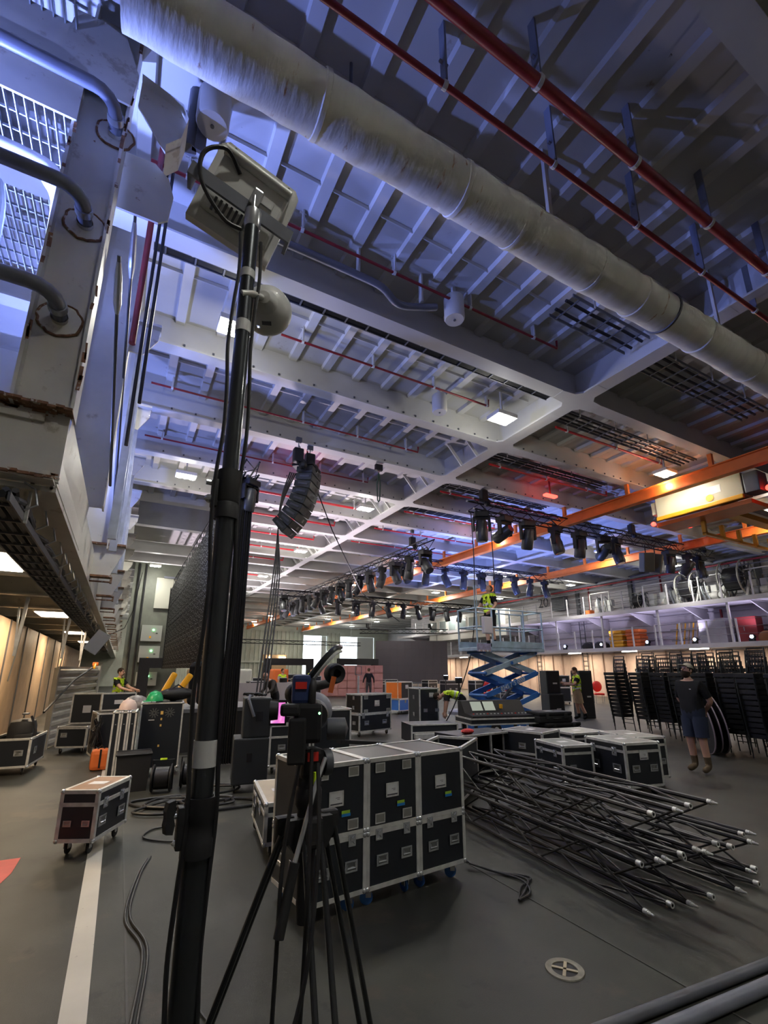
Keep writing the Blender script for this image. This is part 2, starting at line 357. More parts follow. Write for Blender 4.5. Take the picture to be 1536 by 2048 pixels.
# ledge plate with rusty flanges at the foot of the near column
b = MB(); b.b2((-1.9, 3.98, 3.05), (-.57, 4.02, 3.62)); b.obj('ledge_plate', M['cream'], wl)
def rusty(poly, y0, y1, z):
    pass
def rust_strip(a, b_, t=.02, seg=26, amp=.008):
    m = MB(); a, b_ = Vector(a), Vector(b_)
    vs = []
    for i in range(seg + 1):
        p = a.lerp(b_, i / seg); vs.append(p)
    for i in range(seg):
        c = (vs[i] + vs[i + 1]) / 2; d = b_ - a
        m.box((c.x, c.y + random.uniform(-amp, amp), c.z + random.uniform(-amp, amp)), (abs(d.x) / seg + .004 if abs(d.x) > .01 else .05 + random.random() * amp, abs(d.y) / seg + .004 if abs(d.y) > .01 else .13 + random.random() * amp * 2, t))
    return m
rust_strip((-1.9, 3.93, 3.64), (-.55, 3.93, 3.60)).obj('rusty_flange', M['rust'], wl)
rust_strip((-1.9, 3.93, 3.04), (-.60, 3.93, 3.05)).obj('rusty_flange', M['rust'], wl)
b = MB(); b.b2((-1.9, 3.88, 3.615), (-.55, 4.02, 3.63)); b.b2((-1.9, 3.88, 3.03), (-.59, 4.02, 3.045)); b.obj('ledge_flange', M['cream'], wl)
# sloping side plate between near frame and the next one
b = MB(); b.add([(-.56, 4.02, 3.6), (-.60, 4.02, 3.05), (-.60, 6.3, 3.05), (-.56, 6.3, 3.6)], [(0, 1, 2, 3)]); b.b2((-.60, 4.02, 3.05), (-.585, 6.3, 3.3)); b.obj('side_plate', M['cream'], wl)
# upper gussets of the near frame (plate with rounded corner)
b = MB(); b.prism([(-1.7, 7.0), (-1.12, 7.02), (-1.06, 7.55), (-.84, 7.58), (-.66, 7.52), (-.52, 7.15), (-.55, 6.75), (-.93, 6.75), (-1.7, 6.8)], 3.86, 3.88, 'y'); b.obj('gusset_plate', M['cream'], wl)
b = MB(); b.b2((-3.9, 3.86, 6.3), (-.9, 3.88, 7.35)); b.obj('upper_web', M['cream'], wl)
# near upper corbel sticking out into the hangar
b = MB(); b.prism([(-.5, 7.25), (-.14, 7.15), (-.06, 7.0), (-.1, 6.72), (-.22, 6.55), (-.5, 6.95)], 3.98, 4.0, 'y')
b.add([(-.5, 3.9, 7.26), (-.12, 3.9, 7.15), (-.06, 3.9, 7.0), (-.06, 4.25, 7.0), (-.12, 4.25, 7.15), (-.5, 4.25, 7.26)], [(0, 1, 4, 5), (1, 2, 3, 4)])
b.add([(-.06, 3.9, 7.0), (-.1, 3.9, 6.72), (-.22, 3.9, 6.55), (-.22, 4.25, 6.55), (-.1, 4.25, 6.72), (-.06, 4.25, 7.0)], [(0, 1, 4, 5), (1, 2, 3, 4)])
b.obj('corbel', M['cream'], wl)
b = MB(); b.prism([(-.56, 6.6), (-.3, 6.62), (-.16, 6.5), (-.1, 6.3), (-.12, 6.0), (-.2, 5.93), (-.56, 5.92)], 4.20, 4.22, 'y'); b.obj('hanging_plate', M['cream'], wl)
# following frames
colm = None
for i, y in enumerate(FR[1:]):
    if i < 12:
        c = MB(); c.b2((-.86, 0, 3.6), (-.42, .02, 8)); c.b2((-.43, -.10, 3.6), (-.41, .14, 8)); c.b2((-.87, -.10, 3.6), (-.85, .14, 8))
        if colm is None: colm = c.mesh('frame_column', M['cream'])
        ob('frame_column', colm, wl, (0, y, 0))
brk = MB(); brk.prism([(-.68, 3.68), (-.17, 3.68), (-.17, 3.6), (-.34, 3.16), (-.68, 3.16)], -.01, .01, 'y'); brkm = brk.mesh('bracket_plate', M['cream'])
brf = MB(); brf.b2((-.70, -.08, 3.67), (-.16, .10, 3.70)); brfm = brf.mesh('bracket_flange', M['rust'])
brg = MB(); brg.b2((-.70, -.08, 3.14), (-.30, .10, 3.17)); brg.b2((-.32, -.05, 3.05), (-.29, .02, 3.15)); brg.b2((-.62, -.04, 3.06), (-.29, 0, 3.08)); brgm = brg.mesh('bracket_foot', M['rust'])
crb = MB(); crb.prism([(-.45, 6.28), (-.07, 6.26), (-.08, 6.1), (-.24, 5.82), (-.45, 5.82)], -.012, .012, 'y'); crb.b2((-.45, -.1, 6.25), (-.06, .12, 6.29)); crbm = crb.mesh('upper_corbel', M['cream'])
for i, y in enumerate(FR[1:17]):
    if i >= 1:
        ob('bracket_plate', brkm, wl, (0, y, 0)); ob('bracket_flange', brfm, wl, (0, y, 0)); ob('bracket_foot', brgm, wl, (0, y, 0))
    ob('upper_corbel', crbm, wl, (0, y, 0))
# galvanised uprights between the frames
gp = MB(); gp.b2((-.36, -.03, 3.4), (-.26, .03, 6.3)); gpm = gp.mesh('galvanised_upright', M['galv'])
for y in (7.0, 7.75, 9.6, 11.9, 14.2): ob('galvanised_upright', gpm, wl, (0, y, 0))
# tie rods with turnbuckles
for y0, y1 in ((4.15, 6.3), (4.9, 7.2), (6.45, 8.6)):
    b = MB(); z0, z1 = (5.35, 3.9) if y0 == 4.15 else ((6.6, 4.4) if y0 == 4.9 else (5.6, 3.8))
    p0, p1 = Vector((-.46, y0, z0)), Vector((-.38, y1, z1)); b.tube([p0, p1], .016, 8); o = b.obj('tie_rod', M['dgrey'], wl)
    q0, q1 = p0.lerp(p1, .02), p0.lerp(p1, .2); MB().tube([q0, q0.lerp(q1, .25), q0.lerp(q1, .8), q1], [.02, .034, .036, .018], 10).obj('turnbuckle', M['galv'], o)
# interior of the gallery: lit white bulkhead, grating platforms, big rounded duct frame
b = MB(); b.b2((-3.9, -5, 3.56), (-3.85, 60, 8)); b.obj('gallery_back_wall', mat('gallery_white', (.62, .62, .64), .5, var=.08), wl)
MB().b2((-3.9, 5.9, 4.2), (-1.2, 5.95, 5.15)).obj('white_partition', M['white'], wl)
MB().b2((-3.9, 5.9, 3.6), (-1.9, 5.95, 4.15)).obj('dark_partition', M['dgrey'], wl)
gr = MB()
for k in range(34): gr.b2((-3.85 + k * .085, 2.0, 7.30), (-3.84 + k * .085, 7.4, 7.37))
for k in range(26): gr.b2((-3.85, 2.0 + k * .21, 7.33), (-.95, 2.012 + k * .21, 7.36))
gr.obj('deck_grating', M['galv'], wl)

# rust breaking out along the flange edges of the near column and ledge
rp_ = MB()
for k in range(34):
    z = random.uniform(3.7, 7.6); h = random.uniform(.03, .16); x = random.choice((-.55, -.55, -.92)); rp_.box((x + random.uniform(-.012, .012), 3.897, z), (random.uniform(.012, .03), .005, h), rot=(0, random.uniform(-.1, .1), 0))
for k in range(26):
    x = random.uniform(-1.5, -.6); rp_.box((x, 3.977, random.choice((3.58, 3.09)) + random.uniform(-.025, .02)), (random.uniform(.03, .12), .004, random.uniform(.01, .03)))
rp_.obj('rust_patches', M['rust'], wl)['kind'] = 'stuff'
# ================================================================== SERVICES UNDER THE CEILING AND ON THE LEFT FRAMES
# three grey pipes elbowing into the near column
for i, (x, z, nm) in enumerate(((-.63, 6.47, 'highest of the three'), (-.72, 5.37, 'middle of the three'), (-.76, 4.40, 'lowest of the three'))):
    t = thing('elbow_pipe', 'grey elbowed pipe entering the near cream column, ' + nm, 'pipe', (x, 4.0, z), group='elbow pipes on the near column')
    pts = [(-1.9, -.36, .02), (-.16, -.36, .02)] + [(-.16 + .16 * math.sin(a), -.36 + .16 * (1 - math.cos(a)), .02) for a in (R(22), R(45), R(68), R(90))] + [(0, -.02, .02)]
    MB().tube(pts, .055, 14).obj('pipe', M['pipeg'], t, True)
    MB().lathe([(.056, -.19), (.066, -.19), (.066, -.13), (.056, -.13)], (0, 0, .02), 'y', 14).obj('coupling', M['galv'], t, True)
    MB().lathe([(.06, -.05), (.06, -.015), (.15, -.012), (.15, 0), (0, 0)], (0, 0, .02), 'y', 24).obj('flange_disc', M['cream'], t)
    o = MB(); ring = []
    for k in range(28):
        a = 2 * math.pi * k / 28; rr = .15 + random.uniform(-.008, .008); ring.append((rr * math.cos(a), -.008, .02 + rr * math.sin(a)))
    o.tube(ring + [ring[0]], .011, 5).obj('rust_ring', M['rust'], t)
# white rounded pipe frame and conduits inside the gallery
tag(MB().tube(smooth_path([(-3.5, 4.9, 6.75), (-1.55, 4.9, 6.75), (-1.2, 4.9, 6.6), (-1.08, 4.9, 6.2), (-1.08, 4.9, 5.2)], 6), .11, 12).obj('white_duct', mat('white_gallery_pipe', (.7, .7, .72), .4), None, True), 'fat white pipe bending down behind the near cream column', 'pipe')
tag(MB().tube(smooth_path([(-3.2, 4.5, 6.0), (-1.7, 4.5, 6.0), (-1.45, 4.5, 5.85), (-1.4, 4.5, 5.0)], 6), .03, 8).obj('conduit', M['galv'], None, True), 'thin pale conduit bending down below the fat white pipe', 'conduit')
# gallery lamps giving the blue light (fixtures)
for i, (x, y, z) in enumerate(((-1.9, 4.75, 5.6), (-2.6, 3.55, 5.3), (-2.4, 7.6, 4.5), (-2.4, 11.5, 4.5))):
    t = thing('gallery_floodlight', 'blue floodlight inside the left gallery behind frame column ' + ('one', 'one, farther left,', 'two', 'four')[i] + ' from the camera', 'floodlight', (x, y, z), group='gallery floodlights')
    MB().box((0, 0, -.22), (.2, .2, .18), b=.02).obj('housing', M['black'], t); MB().b2((-.03, -.03, 3.56 - z), (.03, .03, -.3)).obj('stand_pole', M['dgrey'], t)
# --- conduits, red riser and cables dropping down beside the left frames
for x, y, r_, m, z0, z1, lab in ((-.30, 4.9, .032, 'redpipe', 5.0, 7.8, 'red riser pipe behind the near corbel'), (-.22, 5.0, .018, 'cable', 3.9, 7.9, 'thin black conduit beside the red riser'), (-.16, 5.0, .018, 'cable', 4.4, 7.9, 'second thin black conduit right of the red riser'), (-.02, 4.2, .07, 'dgrey', 7.0, 8.0, 'thick grey stub pipe above the near corbel')):
    tag(MB().tube([(x, y, z0), (x, y, z1)], r_, 10).obj('riser_pipe', M[m], None, True), lab, 'pipe')
tag(MB().b2((.00, 4.15, 7.0), (.13, 4.19, 8.0)).obj('grey_channel', M['pipeg']), 'flat grey channel strip hanging down above the near corbel', 'channel')
# --- big insulated duct
t = thing('insulated_duct', 'large rust-stained white cloth-wrapped duct crossing under the ceiling', 'duct', (0, 2.75, 6.3))
pts = []; rs = []
x = -.55
while x < 15:
    pts.append((x, random.uniform(-.006, .006), random.uniform(-.006, .006))); rs.append(.24 + random.uniform(-.006, .006)); x += .17
MB().tube(pts, rs, 28).obj('wrapped_pipe', M['duct'], t, True)
for x in (.9, 2.35, 3.1, 4.3, 5.15, 6.6, 8.0, 9.5): MB().lathe([(.238, -.03), (.25, -.02), (.252, .02), (.238, .03)], (x, 0, 0), 'x', 28).obj('wrap_band', M['duct'], t, True)
MB().lathe([(.24, -.02), (.262, -.015), (.262, .015), (.24, .02)], (5.75, 0, 0), 'x', 28).obj('black_band', M['dgrey'], t, True)
for x in (-.2, 3.7, 7.3, 10.7):
    b = MB(); b.b2((x - .03, -.02, .22), (x + .03, .02, 1.65)); b.obj('hanger', M['beam'], t)
# --- red fire mains with hangers
hang_d = {}
def red_pipe(label, y, z, x0, x1, r_, step=1.45, off=.4, endkick=True, m='redpipe', hm='pipeg'):
    t = thing('red_pipe', label, 'pipe', (0, y, z), group='red pipes under the ceiling')
    p = [(x0, 0, 0), (x1, 0, 0)]
    if endkick: p += [(x1 + .01, 0, .16)]
    MB().tube(p, r_, 10).obj('pipe', M[m], t, True)
    k = (r_, hm)
    if k not in hang_d:
        b = MB(); b.b2((-.012, -.04, r_), (.012, .04, 7.85 - z)); b.b2((-.05, -.012, r_ + .25), (.05, .012, r_ + .27)); c = MB(); c.lathe([(r_, -.022), (r_ + .012, -.022), (r_ + .012, .022), (r_, .022)], (0, 0, 0), 'x', 12)
        hang_d[k] = (b.mesh('hanger', M[hm]), c.mesh('clip', M['white']))
    x = x0 + off
    while x < x1:
        ob('hanger', hang_d[k][0], t, (x, 0, 0)); ob('clip', hang_d[k][1], t, (x, 0, 0)); x += step
    return t
red_pipe('thick dark red pipe crossing the ceiling, nearest to the camera', 2.01, 7.0, -2, 22, .055, endkick=False)
red_pipe('thin dark red pipe crossing the ceiling beside the thick one', 2.45, 7.0, -2, 22, .03, off=1.1, endkick=False)
red_pipe('thin red pipe behind the big duct, ending above the girder', 4.93, 7.5, -.4, 6.4, .022, hm='beam')
red_pipe('thin red pipe beneath the black cable tray, ending short of the girder', 7.05, 7.5, 1.8, 6.6, .022, hm='beam')
red_pipe('thin red pipe in the third ceiling bay from the duct', 9.75, 7.5, -.15, 6.45, .022, hm='beam')
red_pipe('thin red pipe in the fourth ceiling bay, above the line-array speakers', 12.3, 7.5, -.17, 6.2, .022, hm='beam')
M['redb'] = mat('bright_red_pipe', (.62, .03, .04), .4)
for i, y in enumerate((14.6, 16.9, 19.3, 21.6, 24.0, 28.7, 33.4)):
    red_pipe('bright red pipe far down the hangar ceiling, %s bay behind the line-array' % ORD[i], y, 7.45, 2.0 + .2 * i, 7.0, .04, m='redb', hm='beam', step=2.2)
for i, y in enumerate((6.9, 9.3, 11.7, 14.0, 16.4, 18.7)):
    red_pipe('red pipe right of the girder, %s bay from the big duct' % ORD[i], y, 7.45, 8.6, 13.0 + (i % 3) * .8, .03, m='redb', hm='beam', step=1.9)
# --- cable trays
def tray(label, p0, length, wd, along='x', z=7.45, cables=3, hang=1.3, m='black'):
    t = thing('cable_tray', label, 'cable tray', (p0[0], p0[1], z), 0 if along == 'x' else 90, group='cable trays under the ceiling')
    b = MB(); b.b2((0, -wd / 2, 0), (length, -wd / 2 + .015, .06)); b.obj('side_rail', M['dgrey'], t); b = MB(); b.b2((0, wd / 2 - .015, 0), (length, wd / 2, .06)); b.obj('side_rail', M['dgrey'], t)
    b = MB(); b.b2((-.012, -wd / 2, 0), (.012, wd / 2, .015)); rm_ = b.mesh('rung', M['dgrey'])
    n = int(length / .4)
    for k in range(n): ob('rung', rm_, t, (.15 + k * .4, 0, 0))
    for k in range(cables):
        yy = -wd / 2 + wd * (k + .7) / (cables + .4); MB().tube([(0, yy, .04), (length * .3, yy + .01, .045), (length * .7, yy - .012, .04), (length, yy, .045)], .028, 6).obj('cable', M['cable'], t)
    b = MB(); b.b2((-.015, -wd / 2 - .02, -.01), (.015, -wd / 2, 8 - z)); hm_ = b.mesh('hanger', M['beam'])
    for k in range(int(length / hang)): ob('hanger', hm_, t, (.5 + k * hang, 0, 0))
    return t
tray('black cable tray running along the beam below the white wireless dome', (-.3, 6.12), 7.8, .16, cables=4)
tray('ladder cable tray left of the girder, under the big duct', (5.6, 4.15), 2.0, .5, cables=2)
tray('ladder cable tray right of the girder, below the big duct', (8.1, 4.3), 4.2, .55, cables=3)
tray('cable tray in the bay right of the girder, behind the lamp', (8.2, 6.5), 5.4, .45, cables=3)
tray('cable tray in the second bay right of the girder', (8.2, 8.9), 4.8, .45)
tray('cable tray in the third bay right of the girder, over the front truss', (8.4, 11.2), 4.6, .45)
tray('cable tray in the fourth bay right of the girder', (8.4, 13.6), 4.2, .45)
tray('cable tray crossing behind the orange crane rail near the hoist', (13.3, 4.0), 9, .5)
tray('wire mesh cable tray under the left gallery edge', (-.90, 3.6), 29, .3, along='y', z=2.75, cables=4, hang=2.3)
# bundle of grey hoses lashed to the tray under the left gallery
t = thing('hose_bundle', 'lashed bundle of grey hoses hanging under the left gallery edge', 'hose bundle', (-.80, 3.8, 2.86))
for k in range(5):
    pts = [(random.uniform(-.05, .05), j * .35, random.uniform(-.04, .05)) for j in range(60)]
    MB().tube(pts, .022, 6).obj('hose', M['dgrey'] if k % 2 else M['cable'], t, True)
hk = MB(); hk.tube([(.06, 0, -.05), (.13, 0, 0), (.10, 0, .12), (.03, 0, .16)], .008, 6); hkm = hk.mesh('wire_hook', M['galv'])
for k in range(24): ob('wire_hook', hkm, t, (0, .2 + k * .55, 0))
# --- white drums under the deck plate
for i, (x, y) in enumerate(((.16, 4.0), (4.07, 5.0), (5.49, 7.4))):
    t = thing('ceiling_drum', 'white cylindrical can under the ceiling, ' + ('beside the floodlight', 'below the middle of the big duct', 'left of the bright ceiling lamp')[i], 'canister', (x, y, 7.2), group='white ceiling cans')
    MB().lathe([(0, 0), (.15, 0), (.165, .03), (.165, .40), (.15, .42), (0, .42)], n=20).obj('can', M['beam'], t, True); MB().lathe([(0, -.012), (.02, -.012), (.02, 0)], n=8).obj('cap', M['dgrey'], t); MB().tube([(0, 0, .42), (0, 0, .8)], .04, 8).obj('neck', M['beam'], t)
# --- ceiling lamps (each carries its own light)
def lamp_mesh():
    h = MB(); h.box((0, 0, .05), (.56, .40, .10), b=.02); hm = h.mesh('housing', M['white'])
    d = MB(); d.lathe([(0, -.012), (.075, -.012), (.085, 0), (0, 0)], n=14); dm = d.mesh('led_disc', M['led'])
    s = MB(); s.b2((-.02, -.02, .1), (.02, .02, .95)); return hm, dm, s.mesh('stem', M['beam'])
LH, LD, LS = lamp_mesh()
def ceiling_lamp(x, y, label, power, up=26, color=COOL):
    t = thing('ceiling_lamp', label, 'lamp', (x, y, 7.08), group='ceiling lamps in rows')
    ob('housing', LH, t); ob('stem', LS, t)
    for u in (-.17, 0, .17):
        for v in (-.09, .09): ob('led_disc', LD, t, (u, v, 0))
    d = bpy.data.lights.new('lamp_light', 'SPOT'); d.energy = power; d.color = color; d.shadow_soft_size = .15; d.spot_size = R(160); d.spot_blend = 1
    l = bpy.data.objects.new('lamp_light', d); COL.objects.link(l); l.parent = t; l.location = (0, 0, -.06)
    if up:
        d = bpy.data.lights.new('lamp_spill', 'POINT'); d.energy = up; d.color = color; d.shadow_soft_size = .15
        l = bpy.data.objects.new('lamp_spill', d); COL.objects.link(l); l.parent = t; l.location = (0, 0, -.35)
LXS = (.99, 6.75, 12.86, 19.2, 25.2)
for ix, x in enumerate(LXS):
    for iy in range(8):
        y = 6.8 + 6.76 * iy
        ceiling_lamp(x, y, 'bright ceiling lamp, %s in its row from the camera, %s row from the left' % (ORD[iy], ORD[ix]), 200, 26 if iy < 2 else 48)
for ix, x in enumerate(LXS[:3]):
    ceiling_lamp(x, .04 - 1.5, 'ceiling lamp behind the camera, %s row from the left' % ORD[ix], 210, 0)
# red warning lamps
for i, (x, y, lab) in enumerate(((3.9, 11.55, 'red lit beacon bar above the line-array speakers'), (11.5, 9.7, 'pair of red lamps under the beam left of the crane rail'), (18.7, 9.4, 'red lamp over the right end of the front truss'))):
    t = thing('red_beacon', lab, 'beacon', (x, y, 7.15)); MB().box((0, 0, 0), (.52, .16, .08), b=.03).obj('body', M['redlamp'], t); MB().b2((-.02, -.02, .03), (.02, .02, .85)).obj('stem', M['redpipe'], t)
# --- under-gallery lights on the left
for i, (y, x) in enumerate(((7.3, -1.62), (13.9, -1.62), (20.5, -1.62), (27, -1.62))):
    t = thing('soffit_lamp', 'glowing warm rectangular lamp under the left gallery, %s from the camera' % ORD[i], 'lamp', (x, y, 3.02), group='light panels under the gallery')
    MB().box((0, 0, .04), (.62, 1.25, .08), b=.01).obj('frame', M['white'], t); MB().box((0, 0, -.005), (.56, 1.18, .02)).obj('diffuser', M['tubeglow'], t)
    d = bpy.data.lights.new('panel_light', 'AREA'); d.energy = 45; d.color = WARM; d.shape = 'RECTANGLE'; d.size = .5; d.size_y = 1.1
    l = bpy.data.objects.new('panel_light', d); COL.objects.link(l); l.parent = t; l.location = (0, 0, -.05)
# warm lights under the lower right gallery
for i in range(8):
    y = 10 + 4.0 * i
    t = thing('gallery_downlight', 'warm strip lamp under the lower right gallery, %s from the right' % ORD[i], 'lamp', (27.0, y, 2.80), group='strip lamps under the right gallery')
    MB().box((0, 0, 0), (.2, .9, .06), b=.015).obj('tube_cover', M['tubeglow'], t)
    d = bpy.data.lights.new('strip_light', 'AREA'); d.energy = 70; d.color = (1, .78, .55); d.shape = 'RECTANGLE'; d.size = .2; d.size_y = .9
    l = bpy.data.objects.new('strip_light', d); COL.objects.link(l); l.parent = t; l.location = (0, 0, -.06)
# --- orange crane rails and the crane
for x, lab in ((12.9, 'long orange crane rail, the nearer of two, carrying the hoist'), (19.9, 'long orange crane rail, the farther of two, near the right gallery')):
    t = thing('crane_rail', lab, 'crane rail', (x, 0, 6.5), group='orange crane rails')
    b = MB(); b.b2((-.012, -3, 0), (.012, 58, .34)); b.obj('web', M['orange'], t); b = MB(); b.b2((-.11, -3, 0), (.11, 58, .035)); b.obj('lower_flange', M['orange'], t); b = MB(); b.b2((-.11, -3, .32), (.11, 58, .345)); b.obj('upper_flange', M['orange'], t)
    hg = MB(); hg.b2((-.05, -.05, .34), (.05, .05, .75)); hgm = hg.mesh('rail_hanger', M['orange'])
    for y in BY: ob('rail_hanger', hgm, t, (0, y, 0))
t = thing('crane_hoist', 'cream and yellow overhead crane hoist box with red end lamps', 'crane', (14.0, 6.55, 6.1))
MB().box((0, 0, .38), (.5, 2.3, .62), b=.02).obj('cover', M['crcream'], t); MB().box((-.26, 0, .02), (.1, 2.3, .12), b=.02).obj('yellow_bumper', M['yellow'], t)
MB().box((0, -1.35, .35), (.5, .35, .55), b=.03).obj('gearbox', M['dgrey'], t); MB().box((0, 1.25, .42), (.3, .2, .4), b=.02).obj('end_box', M['crcream'], t)
MB().box((-.255, -.3, .42), (.006, .7, .22)).obj('data_plate', M['white'], t); MB().lathe([(0, 0), (.1, 0), (.1, .008), (0, .008)], (-.262, -.35, .22), 'x', 16).obj('yellow_disc', M['yellow'], t)
MB().ball((-.15, 1.35, -.05), .07).obj('red_lamp', M['redlamp'], t); MB().ball((-.1, -1.65, .1), .08).obj('red_lamp', M['redlamp'], t)
MB().box((.3, 0, -.12), (.9, 2.5, .12)).obj('carriage_plate', M['orange'], t)
t = thing('crane_bridge', 'yellow crane bridge girder reaching right from the hoist', 'crane', (14.3, 6.2, 5.95))
b = MB(); b.b2((0, -.15, 0), (11.4, .15, .06)); b.b2((0, -.02, .06), (11.4, .02, .4)); b.b2((0, -.15, .4), (11.4, .15, .44)); b.obj('girder', M['yellow'], t)
b = MB(); b.b2((0, -.5, -.02), (11.4, -.4, .14)); b.obj('runway_channel', M['beam'], t)
p = [(0, .6, -.05)]
for k in range(9): p += [(.1 + k * 1.0, .6, -.35), (1.0 + k * 1.0, .6, -.35), (1.0 + k * 1.0, .6, -.05)]
b = MB()
for k in range(9): b.b2((.1 + k, .55, -.4), (.2 + k, .65, 0)); b.b2((.1 + k, .55, -.45), (1.05 + k, .65, -.37))
b.obj('stepped_festoon_arm', M['yellow'], t)

t = thing('grey_pipe', 'grey pipe with a kinked end under the ceiling behind the big duct', 'pipe')
MB().tube(smooth_path([(1.0, 5.05, 7.3), (2.3, 5.05, 7.3), (2.75, 5.05, 7.27), (3.1, 5.15, 7.2), (3.5, 5.1, 7.28), (3.75, 5.05, 7.35)], 5), .055, 10).obj('pipe', M['pipeg'], t, True)
for x in (1.2, 2.35, 3.45): MB().b2((x - .015, 5.0, 7.3), (x + .015, 5.08, 7.82)).obj('hanger', M['beam'], t)
for i, (x, y, lab) in enumerate(((1.35, 3.15, 'small dark camera on an arm under the big duct near the floodlight'), (.95, 1.75, 'dark hanging hook rod at the top of the picture'))):
    t = thing('ceiling_fitting', lab, 'fitting', (x, y, 7.0)); MB().tube([(0, 0, 0), (0, 0, .85)], .018, 8).obj('rod', M['dgrey'], t); MB().box((0, 0, -.04), (.12, .1, .12), b=.02).obj('head', M['black'], t)

# floor-standing lamps added to house the coloured ceiling washes
for i, (x, y, lab) in enumerate(((12.0, 15.5, 'behind the scissor lift'), (16.5, 22.5, 'out on the right of the far deck'), (5.6, 18.2, 'behind the grey panel'), (7.0, 30.0, 'among the distant cases'))):
    t = thing('added_wash_lamp', 'added black wash lamp on a stand pointing up, ' + lab, 'stage light', (x, y, 0), group='added wash lamps pointing up'); MB().tube([(0, 0, .1), (0, 0, 1.2)], .025, 8).obj('pole', M['black'], t); MB().lathe([(0, 0), (.22, 0), (.22, .03), (0, .05)], n=16).obj('base_plate', M['black'], t); MB().lathe([(.0, 1.18), (.12, 1.18), (.15, 1.25), (.15, 1.40), (.13, 1.40), (.10, 1.30), (0, 1.30)], n=16).obj('lamp_head', M['black'], t, True); MB().lathe([(0, 1.405), (.12, 1.405), (.13, 1.40)], n=16).obj('lens', M['blueled'] if i < 2 else M['white'], t)
# ================================================================== FOREGROUND
# ---- light stand
t = thing('light_stand', 'tall black telescopic light stand pole in the left foreground', 'stand', (.205, 1.27, 0))
MB().lathe([(0, .35), (.030, .35), (.030, 1.40), (0, 1.40)], n=24).obj('lower_tube', M['gloss'], t, True)
MB().lathe([(0, 1.35), (.0265, 1.35), (.0265, 2.2), (0, 2.2)], n=24).obj('middle_tube', M['gloss'], t, True)
MB().lathe([(0, 2.1), (.0225, 2.1), (.0225, 3.13), (0, 3.13)], n=24).obj('upper_tube', M['gloss'], t, True)
c = MB(); c.lathe([(.029, 1.285), (.037, 1.285), (.037, 1.32), (.034, 1.325), (.034, 1.36), (.036, 1.365), (.036, 1.41), (.029, 1.41)], n=24); c.box((-.035, -.005, 1.35), (.03, .035, .09), b=.006); o = c.obj('lower_collar', M['black'], t, True)
k = MB(); k.prism([(-.012, -.045), (.010, -.05), (.014, -.02), (.008, 0), (.014, .02), (.010, .05), (-.012, .045), (-.017, .02), (-.014, 0), (-.017, -.02)], -.012, .012, 'y'); kn = k.obj('knob', M['rubber'], o); kn.location = (-.066, -.01, 1.375); kn.rotation_euler = (0, 0, R(20)); kn.scale = (.72, .72, .72)
MB().tube([(-.06, -.008, 1.375), (-.035, -.004, 1.375)], .006, 8).obj('knob_screw', M['chrome'], o, True); MB().ball((-.05, -.01, 1.32), .007).obj('clamp_bolt', M['chrome'], o)
c = MB(); c.lathe([(.026, 2.10), (.033, 2.10), (.033, 2.14), (.031, 2.145), (.033, 2.15), (.033, 2.24), (.026, 2.24)], n=24); c.box((-.03, 0, 2.17), (.03, .03, .08), b=.005); o = c.obj('upper_collar', M['rubber'], t, True)
MB().tube([(-.06, 0, 2.2), (-.03, 0, 2.2)], .008, 8).obj('clamp_bolt', M['chrome'], o, True)
MB().ball((-.05, -.01, 2.15), .012).obj('clamp_bolt', M['chrome'], o)
for z0, z1, r_ in ((1.475, 1.535, .0285), (2.70, 2.74, .0235), (2.90, 2.93, .0235)): MB().lathe([(r_ - .002, z0), (r_, z0), (r_, z1), (r_ - .002, z1)], n=24).obj('tape_wrap', M['tape'], t, True)
for a in (90, 210, 330):
    MB().tube([(0, 0, .75), (.75 * math.cos(R(a)), .75 * math.sin(R(a)), .02)], .014, 8).obj('leg', M['gloss'], t, True)
    MB().tube([(0, 0, .36), (.36 * math.cos(R(a)), .36 * math.sin(R(a)), .40)], .009, 8).obj('leg_brace', M['gloss'], t, True)
MB().lathe([(.02, 3.1), (.027, 3.11), (.027, 3.17), (.008, 3.18), (.008, 3.24)], n=16).obj('spigot', M['chrome'], t, True)
# cables taped along the stand
for i, (dx, dy, wob, lab) in enumerate(((-.036, -.02, .006, 'black cable running down the left side of the light stand'), (.030, -.014, .005, 'black cable running down the right side of the light stand'))):
    pts = [(.205 + dx + wob * math.sin(j * 1.7), 1.27 + dy, 3.05 - j * .14) for j in range(19)] + [(.205 + dx * 2.5, 1.2, .3), (.205 + dx * 5, 1.3, .012), (.0 + i * .5, 1.9, .012)]
    tag(MB().tube(smooth_path(pts, 4), .0055, 7).obj('stand_cable', M['cable'], None, True), lab, 'cable')
# ---- floodlight on top of the stand
t = thing('floodlight', 'white floodlight panel on top of the light stand, seen from behind', 'floodlight', (.19, 1.352, 3.29), rot=(R(16), R(17), 0))
b = MB(); b.prism([(-.145, -.155), (.145, -.155), (.145, .135), (.125, .158), (-.125, .158), (-.145, .135)], 0, .035, 'y'); b.obj('shell', M['white'], t)
b = MB(); b.box((0, -.012, .01), (.24, .03, .24), b=.012); b.obj('back_box', M['white'], t)
b = MB(); b.tube([(-.12, -.03, .105), (.12, -.03, .105)], .018, 10); b.obj('back_ridge', M['white'], t, True)
v = MB(); v.box((0, 0, 0), (.008, .006, .05)); vm2 = v.mesh('vent_slot', M['dgrey'])
for i in range(9): ob('vent_slot', vm2, t, (-.08 + i * .018, -.028, -.085))
MB().box((.06, -.03, .03), (.05, .008, .03)).obj('rating_plate', M['card'], t)
b = MB(); b.box((0, -.05, -.04), (.36, .012, .045)); b.box((-.174, -.012, -.04), (.012, .075, .045)); b.box((.174, -.012, -.04), (.012, .075, .045)); b.obj('yoke', M['pipeg'], t)
